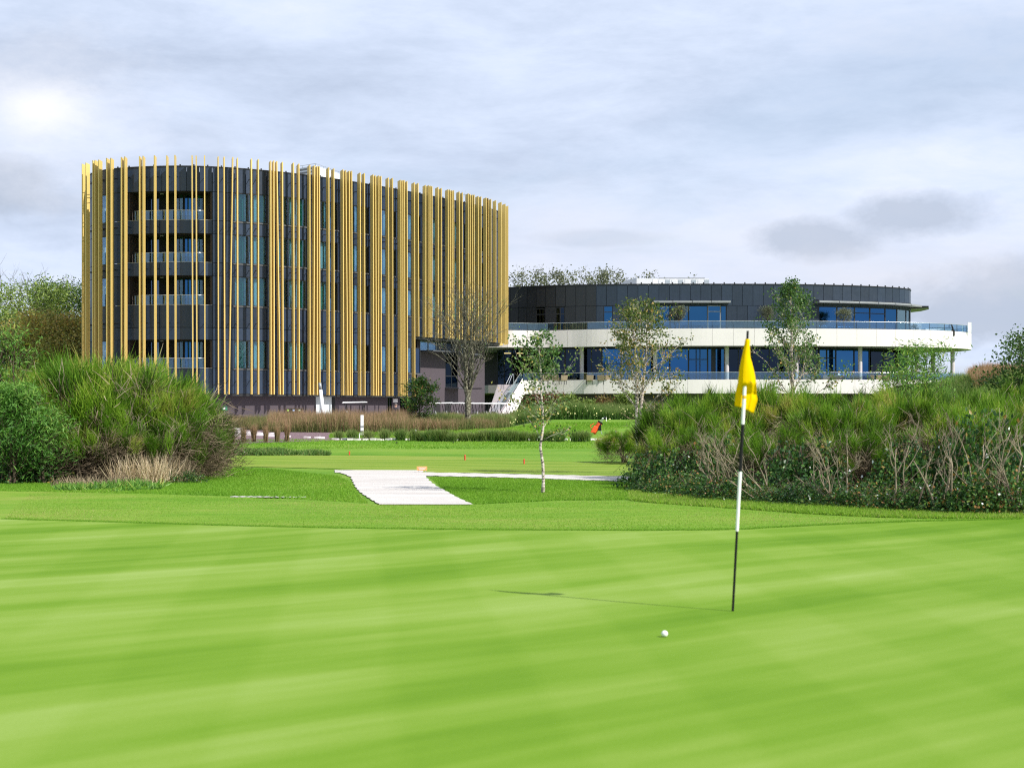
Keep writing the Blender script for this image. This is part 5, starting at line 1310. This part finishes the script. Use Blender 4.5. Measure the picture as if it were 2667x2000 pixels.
for j in range(NV):
    for i in range(NU):
        a = j * (NU + 1) + i; Fc.append((a, a + NU + 1, a + NU + 2, a + 1))
cl = MB().add(V, Fc).build('flag', M_FLAG, fl, smooth=True)
s_ = cl.modifiers.new('thickness', 'SOLIDIFY'); s_.thickness = .0012
mk = MB(); pts = [fp(1949 + i * 1.5, 994 + (1.6 if i % 2 else 0) + i * .55, -.052) for i in range(6)]
mk.tube(pts, .0016, 4); mk.build('printed_mark', simple('brown_ink', (.10, .06, .01), .6), fl)
b0 = ground_at(1731, 1668.5)
def f_ball(nn):
    g_ = nn.add('ShaderNodeTexCoord'); v = nn.add('ShaderNodeTexVoronoi'); nn.link(g_.outputs['Object'], v.inputs['Vector']); v.inputs['Scale'].default_value = 260
    principled(nn, (.80, .80, .78), .3, 0, .5, v.outputs['Distance'], .5, .001)
me = bpy.data.meshes.new('golf_ball'); bm = bmesh.new(); bmesh.ops.create_icosphere(bm, subdivisions=4, radius=.0222); bm.to_mesh(me); bm.free(); me.polygons.foreach_set('use_smooth', [True] * len(me.polygons))
o = link('golf_ball', me, mat('golf_ball_cover', f_ball)); o.location = (b0.x, b0.y, b0.z + .022 + .0222); tag(o, 'white golf ball lying on the putting green near the flagstick', 'golf ball')

# ================================================================== SMALL THINGS
M_RED = simple('red_paint', (.62, .06, .03), .5); M_ORANGE = simple('orange_fabric', (.80, .10, .02), .6, 0, .4, .15, 12)
def stake(px, y0, y1, w_, m_, label, cat='stake', grp=None, lean=0.):
    g_ = ground_at(px, y1); hh = (y1 - y0) / F * g_.y; r0 = w_ / 2 / F * g_.y
    o = MB().tube([(0, 0, -.05), (lean, 0, hh * .93), (lean, 0, hh)], [r0, r0, r0 * .4], 8).build(cat.replace(' ', '_'), m_); o.location = g_
    tag(o, label, cat, grp); return o
stake(910, 1175, 1185, 3.6, M_RED, 'red stake at the fairway edge nearest the hotel', grp='red stakes')
stake(1211, 1184, 1199, 3.8, M_RED, 'tallest red stake below the bare tree', grp='red stakes')
stake(1365, 1195, 1209, 3.8, M_RED, 'red stake left of the slim birch sapling', grp='red stakes')
stake(637, 1174, 1184, 2.6, M_WHITE, 'short pale stake near the left thicket', grp='white stakes')
stake(1083, 1119, 1133, 2.6, M_WHITE, 'white stake left of the bare tree trunk', grp='white stakes')
stake(1288, 1105, 1116, 2.2, M_WHITE, 'white stake beside the round tee marker', grp='white stakes')
stake(1335, 1090, 1100, 2.2, M_WHITE, 'white stake in the dark grass right of the round tee marker', grp='white stakes')
stake(1579, 1087, 1097, 2.2, M_WHITE, 'white stake behind the orange golf bag', grp='white stakes')
stake(936, 1128, 1142, 2.2, M_WHITE, 'thin white stake at the foot of the white bollard', grp='white stakes')
# round tee marker
g_ = ground_at(1295, 1112); k = g_.y / F
tm = thing('tee_marker', 'round white tee marker on two short legs in the grass', 'marker', g_)
MB().tube([(0, .02, 19 * k), (0, -.02, 19 * k)], 4.2 * k, 14).build('disc', M_WHITE, tm)
for dx in (-1.6, 1.9): MB().tube([(dx * k, 0, 0), (dx * k, 0, 15 * k)], .9 * k, 6).build('leg', M_WHITE, tm)
# white bollard light and the leaning white column light
g_ = ground_at(943, 1136); k = g_.y / F
bl = thing('bollard_light', 'white bollard light standing in the tall grasses', 'bollard', g_)
MB().box(-3.6 * k, 3.6 * k, -.1, .1, 14 * k, 55 * k).build('post', M_WHITE, bl, bevel=.01); MB().box(-3.8 * k, 3.8 * k, -.11, .11, 23 * k, 27 * k).build('lamp_slot', M_GREY, bl)
for dx in (-2.6, 2.6): MB().box((dx - .6) * k, (dx + .6) * k, -.05, .05, -.05, 14 * k).build('leg', M_WHITE, bl)
D = 98; g_ = Vector((X(845, D), D, Hf(X(845, D), D)))
ml = thing('column_light', 'leaning white column light before the pale sliding door', 'lamp', g_)
k = D / F
MB().tube([(.02, 0, 0), (-10 * k, 0, Z(1015, D) - g_.z)], [.15, .115], 14).build('column', M_WHITE, ml, smooth=True)
MB().tube([(-10 * k, 0, Z(1015, D) - g_.z), (-12 * k, 0, Z(997, D) - g_.z)], [.105, .10], 14).build('lamp_head', M_GREY, ml, smooth=True)
# orange notice by the path
g_ = ground_at(1099, 1231); k = g_.y / F
sg = thing('notice_sign', 'small orange notice with white lettering beside the pale path', 'sign', g_)
MB().box(-13.5 * k, 13.5 * k, -.012, .012, 6 * k, 16.5 * k).build('board', simple('orange_board', (.72, .36, .12), .5), sg)
rd = random.Random(4); tx = MB()
for row, (zz_, w0) in enumerate([(13, 9), (9.2, 7)]):
    x_ = -w0
    while x_ < w0:
        w_ = rd.uniform(.8, 1.6); tx.box(x_ * k, (x_ + w_) * k, -.016, -.0125, (zz_ - .9) * k, (zz_ + .9) * k); x_ += w_ + .6
tx.build('lettering', M_WHITE, sg, kind='stuff')
for dx in (-9, 9): MB().tube([(dx * k, .0, -.03), (dx * k, 0, 6 * k)], .6 * k, 6).build('leg', M_STEEL, sg)
# small black tee boxes
for px, lab in ((1033, 'small black sprinkler box at the grass edge under the bollard'), (1181, 'small black sprinkler box below the bare tree')):
    g_ = ground_at(px, 1155); k = g_.y / F; o = MB().lathe((0, 0, 0), [(2.4 * k, 0), (2.4 * k, 3.2 * k), (1.5 * k, 4.4 * k)], 10).build('sprinkler_box', M_BLACK); o.location = g_; tag(o, lab, 'sprinkler', 'black sprinkler boxes')
# green notice at the left end of the plinth
D = 108; g_ = Vector((X(585, D), D, Hf(X(585, D), D)))
gs = thing('notice_sign', 'small green and white notice near the left thicket', 'sign', g_); k = D / F; zc = Z(1063, D) - g_.z
MB().box(-7 * k, 7 * k, 0, .03, zc - 5.5 * k, zc + 5.5 * k).build('board', simple('green_board', (.03, .22, .12), .5), gs)
MB().tube([(-1.5 * k, -.01, zc), (-1.5 * k, -.02, zc)], 3.6 * k, 12).build('emblem', M_WHITE, gs); MB().tube([(0, .05, 0), (0, .05, zc)], .025, 6).build('post', M_GREY, gs)
# waste bins
for i, px in enumerate((752, 767, 782)):
    D = 101.5; x = X(px, D); bt = thing('wheeled_bin', ['black wheeled bin with a lime lid tag, leftmost of three', 'black wheeled bin, the middle one of three by the plinth', 'black wheeled bin, rightmost of three by the plinth'][i], 'bin', (x, D, Hf(x, D)), 0, 'black wheeled bins')
    w_ = 6.8 * D / F; z1 = Z(1068, D) - Hf(x, D)
    MB().hexa([(-w_ * .8, -.25, .05), (w_ * .8, -.25, .05), (w_ * .8, .25, .05), (-w_ * .8, .25, .05)], [(-w_, -.32, z1), (w_, -.32, z1), (w_, .32, z1), (-w_, .32, z1)]).build('body', M_BLACK, bt)
    MB().hexa([(-w_ * 1.05, -.36, z1 + .004), (w_ * 1.05, -.36, z1 + .004), (w_ * 1.05, .36, z1 + .004), (-w_ * 1.05, .36, z1 + .004)], [(-w_, -.3, z1 + .06), (w_, -.3, z1 + .06), (w_, .3, z1 + .12), (-w_, .3, z1 + .12)]).build('lid', M_BLACK, bt)
    MB().box(-w_ * .35, w_ * .35, -.375, -.345, z1 - .08, z1 + .04).build('lid_tag', simple('tag_%d' % i, [(.35, .6, .1), (.3, .45, .7), (.6, .75, .5)][i], .5), bt)
    for dx in (-1, 1): MB().tube([(dx * w_ * .85 - .03, .2, .1), (dx * w_ * .85 + .03, .2, .1)], .1, 10).build('wheel', M_BLACK, bt)
# golf carts
def cart(x, y, rz, label, grp='golf carts parked by the hotel'):
    t = thing('golf_cart', label, 'golf cart', (x, y, Hf(x, y)), rz, grp)
    MB().hexa([(-1.1, -.55, .28), (1.1, -.55, .28), (1.1, .55, .28), (-1.1, .55, .28)], [(-1.1, -.5, .62), (.35, -.5, .5), (.35, .5, .5), (-1.1, .5, .62)]).build('body', M_WHITE, t, bevel=.05)
    MB().hexa([(.5, -.55, .3), (1.2, -.5, .3), (1.2, .5, .3), (.5, .55, .3)], [(.62, -.5, .92), (1.05, -.42, .78), (1.05, .42, .78), (.62, .5, .92)]).build('cowl', M_WHITE, t, bevel=.06)
    MB().box(-.45, .1, -.5, .5, .64, .8).build('seat', M_GREY, t, bevel=.04); MB().hexa([(-.5, -.5, .8), (-.4, -.5, .8), (-.4, .5, .8), (-.5, .5, .8)], [(-.62, -.5, 1.2), (-.54, -.5, 1.2), (-.54, .5, 1.2), (-.62, .5, 1.2)]).build('backrest', M_GREY, t)
    MB().hexa([(-.95, -.62, 1.78), (.9, -.62, 1.82), (.9, .62, 1.82), (-.95, .62, 1.78)], [(-.85, -.52, 1.86), (.8, -.52, 1.89), (.8, .52, 1.89), (-.85, .52, 1.86)]).build('roof', M_WHITE, t, bevel=.03)
    for s in (-1, 1):
        MB().tube([(.85, s * .48, .8), (.62, s * .5, 1.35), (.72, s * .52, 1.8)], .028, 6).build('roof_post', M_BLACKMETAL, t); MB().tube([(-.8, s * .48, .6), (-.62, s * .5, 1.2), (-.75, s * .52, 1.78)], .028, 6).build('roof_post', M_BLACKMETAL, t)
        for wx in (-.75, .85):
            w_ = MB().tube([(wx, s * .46 - .09, .22), (wx, s * .46 + .09, .22)], .22, 16).build('wheel', M_BLACK, t); MB().tube([(wx, s * .46 - .095, .22), (wx, s * .46 + .095, .22)], .1, 12).build('rim', M_GREY, w_)
    MB().tube([(.45, .25, .75), (.3, .25, 1.02)], .02, 6).build('steering_column', M_BLACK, t)
    return t
c0 = cart(X(925, 107), 107, R(0), 'single white roofed golf cart before the plum plinth')
for i, (px, D, rz, lab) in enumerate([(1150, 113.5, 12, 'golf cart nearest the small leafy tree, first of the parked row'), (1178, 114.5, 14, 'golf cart second from the small leafy tree in the parked row'), (1206, 115.5, 14, 'golf cart partly behind the bare tree trunk, left side'), (1232, 116.5, 16, 'golf cart partly behind the bare tree trunk, right side'),
                                    (1256, 117.5, 16, 'golf cart right after the bare tree trunk'), (1280, 118.5, 18, 'golf cart before the foot of the staircase'), (1304, 119.5, 18, 'last golf cart of the row, before the white stair wall')]):
    c = copy_tree(c0); c.location = (X(px, D), D, Hf(X(px, D), D)); c.rotation_euler = (0, 0, R(rz)); c['label'] = lab
# golf bags
def golfbag(px, py, m_, label, kk=1.):
    g_ = ground_at(px, py); t = thing('golf_bag', label, 'golf bag', g_, 0, 'golf bags on the far lawn'); t.scale = (kk, kk, kk)
    ax = lambda u, o_=0: Vector((-.16 + u * .42, 0, .06 + u * .62)) 
    MB().tube([ax(0), ax(.06), ax(.95), ax(1.0)], [.12, .15, .145, .15], 14).build('body', m_, t, smooth=True)
    MB().tube([ax(.92), ax(1.04)], [.155, .16], 14).build('collar', M_BLACK, t)
    MB().hexa([(-.32, -.16, .1), (-.02, -.17, .08), (-.02, -.06, .08), (-.32, -.06, .1)], [(-.12, -.16, .5), (.12, -.17, .42), (.12, -.06, .42), (-.12, -.06, .5)]).build('pocket', m_, t, bevel=.03)
    MB().tube([(-.22, 0, .25), (-.32, -.03, .5), (-.1, 0, .62)], .02, 6).build('strap', m_, t)
    for s in (-1, 1): MB().tube([(.16, s * .04, .55), (.34, s * .18, 0)], .012, 6).build('stand_leg', M_STEEL, t)
    MB().hexa([(.12, -.14, .2), (.3, -.14, .2), (.3, -.05, .2), (.12, -.05, .2)], [(.16, -.14, .6), (.28, -.14, .6), (.28, -.05, .6), (.16, -.05, .6)]).build('towel', M_BLACK, t)
    rd = random.Random(px)
    for i in range(7):
        a = ax(1.0) + Vector((rd.uniform(-.08, .08), rd.uniform(-.08, .08), rd.uniform(-.05, .05))); b = a + Vector((.17, rd.uniform(-.04, .04), .24)) * rd.uniform(.7, 1.15)
        cl_ = MB().tube([a, b], .008, 5).build('club', M_STEEL, t); MB().tube([b, b + Vector((.09, 0, -.01))], [.03, .022], 8).build('club_head', M_BLACK if i % 3 else M_WHITE, cl_)
golfbag(1552, 1131, M_ORANGE, 'orange golf bag with clubs on its stand, on the far lawn', .95)
golfbag(1690, 1120, M_GREY, 'grey golf bag behind the twin stemmed birch', .9)
for (px, y0, y1, lab) in [(1604, 1122, 1146, 'pale tree guard in the low shrub right of the golf bag'), (1708, 1080, 1104, 'pale tree guard right of the twin stemmed birch')]:
    g_ = ground_at(px, y1); k = g_.y / F; o = MB().tube([(0, 0, 0), (0, 0, (y1 - y0) * k)], 3.2 * k, 12).build('tree_guard', M_GREYBLIND); o.location = g_; tag(o, lab, 'tree guard', 'tree guards')
# broom sprig low shrub near the far lawn
broom(4, 1625, 44, 1.25, 'small broom bush on the far lawn left of the twin birch', 1.3, GRR)
# wicker chairs on the lower terrace and a lounge chair on a balcony
M_WICKER = simple('wicker', (.30, .23, .16), .8, 0, .3, .3, 20)
def chair(px, rz, label, D=139.6, z=4.45, m_=M_WICKER, grp='wicker chairs on the lower terrace'):
    t = thing('chair', label, 'chair', (X(px, D), D, z), rz, grp)
    MB().box(-.3, .3, -.28, .28, .36, .46).build('seat', m_, t, bevel=.02)
    MB().hexa([(-.32, -.34, .4), (.32, -.34, .4), (.32, -.27, .4), (-.32, -.27, .4)], [(-.36, -.46, .92), (.36, -.46, .92), (.36, -.39, .92), (-.36, -.39, .92)]).build('backrest', m_, t, bevel=.02)
    for s in (-1, 1):
        MB().box(s * .33 - .03, s * .33 + .03, -.28, .25, .58, .64).build('armrest', m_, t)
        for y_ in (-.25, .25): MB().box(s * .28 - .02, s * .28 + .02, y_ - .02, y_ + .02, 0, .36).build('leg', M_BLACKMETAL, t)
    return t
chc = None
for i, (px, rz, lab) in enumerate([(1420, 10, 'wicker chair behind the slim birch sapling'), (1448, -15, 'wicker chair left of the first terrace column'), (1466, 20, 'tilted wicker chair just left of the first terrace column'), (1535, 5, 'wicker chair right of the first terrace column'), (1566, -10, 'wicker chair under the first blue lower window'),
                                (1582, 15, 'wicker chair beside the one under the first blue window'), (1616, -20, 'wicker chair left of the yellowing birch'), (1642, 10, 'wicker chair half behind the yellowing birch'), (2098, 0, 'wicker chair behind the green birch'), (2148, 10, 'wicker chair left of the seated people'),
                                (2178, -5, 'wicker chair of the person in a white shirt'), (2222, 8, 'wicker chair of the person in dark clothes'), (2266, -8, 'wicker chair right of the fifth terrace column'), (2286, 10, 'wicker chair second right of the fifth column'), (2306, 4, 'wicker chair at the edge of the dark windows')]):
    if chc is None: chc = chair(px, R(rz), lab)
    else:
        c = copy_tree(chc); c.location = (X(px, 139.6), 139.6, 4.45); c.rotation_euler = (0, 0, R(rz)); c['label'] = lab
lc = thing('lounge_chair', 'pale lounge chair on the third hotel balcony', 'chair', (X(424, 110.6), 110.6, ROWS[2][0] - .25))
MB().hexa([(-.5, -.3, .3), (.1, -.3, .3), (.1, .3, .3), (-.5, .3, .3)], [(-.5, -.3, .38), (.1, -.3, .38), (.1, .3, .38), (-.5, .3, .38)]).build('seat', M_CONC, lc); MB().hexa([(.1, -.3, .38), (.18, -.3, .38), (.18, .3, .38), (.1, .3, .38)], [(.38, -.3, .72), (.46, -.3, .72), (.46, .3, .72), (.38, .3, .72)]).build('backrest', M_CONC, lc)
for s in (-.45, .05): MB().box(s - .03, s + .03, -.28, .28, 0, .3).build('leg', M_CONC, lc)
# hot tub and shower on the terrace end
D = 143.5; ht = thing('hot_tub', 'white hot tub with dark cover on the right end of the terrace', 'hot tub', (X(2438, D), D, zF1))
w_ = 34 * D / F
MB().box(-w_, w_, -.8, .8, 0, .75).build('shell', M_WHITE, ht, bevel=.05); MB().box(-w_ * .5, w_ * .95, -.78, .78, .752, .86).build('cover', M_FRAME, ht)
D = 142.8; sh = thing('shower', 'bent black pipe shower at the right end of the terrace', 'shower', (X(2476, D), D, zF1)); k = D / F
MB().tube([(-4 * k, 0, .2), (-4 * k, 0, .95), (-2 * k, 0, 1.15), (2 * k, 0, 1.15), (6 * k, 0, .75), (7 * k, 0, 0)], .07, 8).build('pipe', M_BLACK, sh, smooth=True); MB().box(3 * k, 10 * k, -.1, .1, 0, .6).build('cabinet', M_BLACK, sh)
o = MB().box(-.18, .18, -.05, .05, 0, 1.0).build('screen_panel', M_WHITE); o.location = (X(2525, 144.5), 144.5, zT1); tag(o, 'narrow white panel behind the rounded railing end', 'panel')

# ================================================================== PEOPLE
M_SKIN = simple('skin', (.50, .30, .22), .6, 0, .4, .05); M_NAVY = simple('navy_cloth', (.018, .022, .035), .8); M_SHIRT = simple('white_shirt', (.72, .72, .70), .8); M_DARKCL = simple('dark_cloth', (.03, .028, .028), .8); M_HAIR = simple('brown_hair', (.05, .03, .02), .7)
def person(loc, rz, label, sit, top, bottom, cap=None):
    t = thing('person', label, 'person', loc, rz)
    hipz = .52 if sit else .92
    J = {}; E = []; Rd = {}
    def j(n_, p, r__, par=None):
        J[n_] = len(J); Rd[n_] = r__; pts_.append(p)
        if par: E.append((J[par], J[n_]))
    pts_ = []
    j('pelvis', (0, 0, hipz), .14); j('waist', (0, 0, hipz + .18), .125, 'pelvis'); j('chest', (0, -.01, hipz + .40), .15, 'waist'); j('neck', (0, 0, hipz + .57), .06, 'chest')
    j('chin', (0, -.03, hipz + .66), .07, 'neck'); j('head', (0, -.02, hipz + .76), .095, 'chin'); j('crown', (0, 0, hipz + .84), .07, 'head'); j('nose', (0, -.12, hipz + .735), .018, 'head')
    for s, n_ in ((-1, 'l'), (1, 'r')):
        j('sh' + n_, (s * .19, 0, hipz + .50), .07, 'chest'); j('el' + n_, (s * .25, -.04 if not sit else -.10, hipz + .23), .048, 'sh' + n_); j('wr' + n_, (s * .22, -.22, hipz + (.12 if not sit else .22)), .034, 'el' + n_)
        j('pa' + n_, (s * .21, -.29, hipz + (.09 if not sit else .21)), .036, 'wr' + n_)
        for f_ in range(4): j('f%d%s' % (f_, n_), (s * (.185 + f_ * .018), -.37 + abs(f_ - 1.3) * .012, hipz + (.05 if not sit else .18)), .009, 'pa' + n_)
        j('th' + n_, (s * .165, -.32, hipz + (.10 if not sit else .22)), .010, 'pa' + n_)
        j('hi' + n_, (s * .10, 0, hipz - .06), .095, 'pelvis'); j('kn' + n_, (s * .12, -.44 if sit else -.03, hipz - (.02 if sit else .46)), .062, 'hi' + n_); j('an' + n_, (s * .12, -.42 if sit else .02, .09), .042, 'kn' + n_); j('to' + n_, (s * .13, (-.42 if sit else .02) - .17, .035), .036, 'an' + n_)
    me = bpy.data.meshes.new('body'); me.from_pydata(pts_, E, [])
    o = link('body', me, None, t)
    for m_ in (top, bottom, M_SKIN, M_BLACK): me.materials.append(m_)
    sk = o.modifiers.new('skin', 'SKIN'); sub = o.modifiers.new('sub', 'SUBSURF'); sub.levels = sub.render_levels = 2; sk.use_smooth_shade = True
    for i, n_ in enumerate(J):
        me.skin_vertices[0].data[i].radius = (Rd[n_], Rd[n_] * (.72 if n_ in ('pelvis', 'waist', 'chest') else 1)); me.skin_vertices[0].data[i].use_root = (i == 0)
    dg = bpy.context.evaluated_depsgraph_get(); ev = o.evaluated_get(dg); nm = bpy.data.meshes.new_from_object(ev); o.modifiers.clear(); o.data = nm; nm.name = 'body'
    nm.materials.clear()
    for m_ in (top, bottom, M_SKIN, M_BLACK): nm.materials.append(m_)
    for p in nm.polygons:
        c = p.center; z = c.z - hipz
        skin = z > .585 or (abs(c.x) > .15 and c.y < -.20 and z > 0 and z < .3 and math.hypot(c.x - .0, c.y) > .27 and c.y < -.2)
        p.material_index = 2 if skin else (0 if z > -.02 and not (sit and c.y < -.2 and z < .08) else (3 if c.z < .1 else 1)); p.use_smooth = True
    hd = MB(); R_ = .108
    pr = [(R_ * math.cos(a), R_ * math.sin(a)) for a in (0, .35, .7, 1.05, 1.35)]
    hd.lathe((0, .012, hipz + .775), pr, 14)
    if cap is not None: hd.hexa([(-.07, -.19, hipz + .79), (.07, -.19, hipz + .79), (.08, -.08, hipz + .80), (-.08, -.08, hipz + .80)], [(-.07, -.19, hipz + .80), (.07, -.19, hipz + .80), (.08, -.08, hipz + .825), (-.08, -.08, hipz + .825)])
    hd.build('cap' if cap is not None else 'hair', cap or M_HAIR, t, smooth=True)
    MB().box(-.075, .075, -.125, -.10, hipz + .745, hipz + .775).build('sunglasses', M_BLACK, t) if cap is not None else None
    for s in (-1, 1): MB().lathe((s * .035, -.108, hipz + .748), [(.004, 0), (.009, .007), (.004, .014)], 8).build('eye', M_BLACK, t)
    MB().box(-.025, .025, -.108, -.10, hipz + .69, hipz + .697).build('mouth', simple('lips', (.35, .12, .1), .5), t)
    for s in (-1, 1): MB().lathe((s * .098, 0, hipz + .725), [(.008, 0), (.02, .025), (.008, .055)], 8).build('ear', M_SKIN, t)
    return t
D = 101.5; x = X(1031, D); zg = Hf(x, D)
pk = (Z(1050, D) - zg) / 1.80
pp = person((x, D, zg), R(-15), 'man in navy top, grey cap and sunglasses standing behind the tall grasses', False, M_NAVY, M_DARKCL, simple('grey_cap', (.12, .11, .10), .8)); pp.scale = (pk, pk, pk)
person((X(2184, 139.9), 139.9, 4.45), R(60), 'person in a white shirt seated on the lower terrace', True, M_SHIRT, M_DARKCL)
person((X(2222, 139.9), 139.9, 4.45), R(-60), 'person in dark clothes seated on the lower terrace by the fifth column', True, M_DARKCL, M_DARKCL)
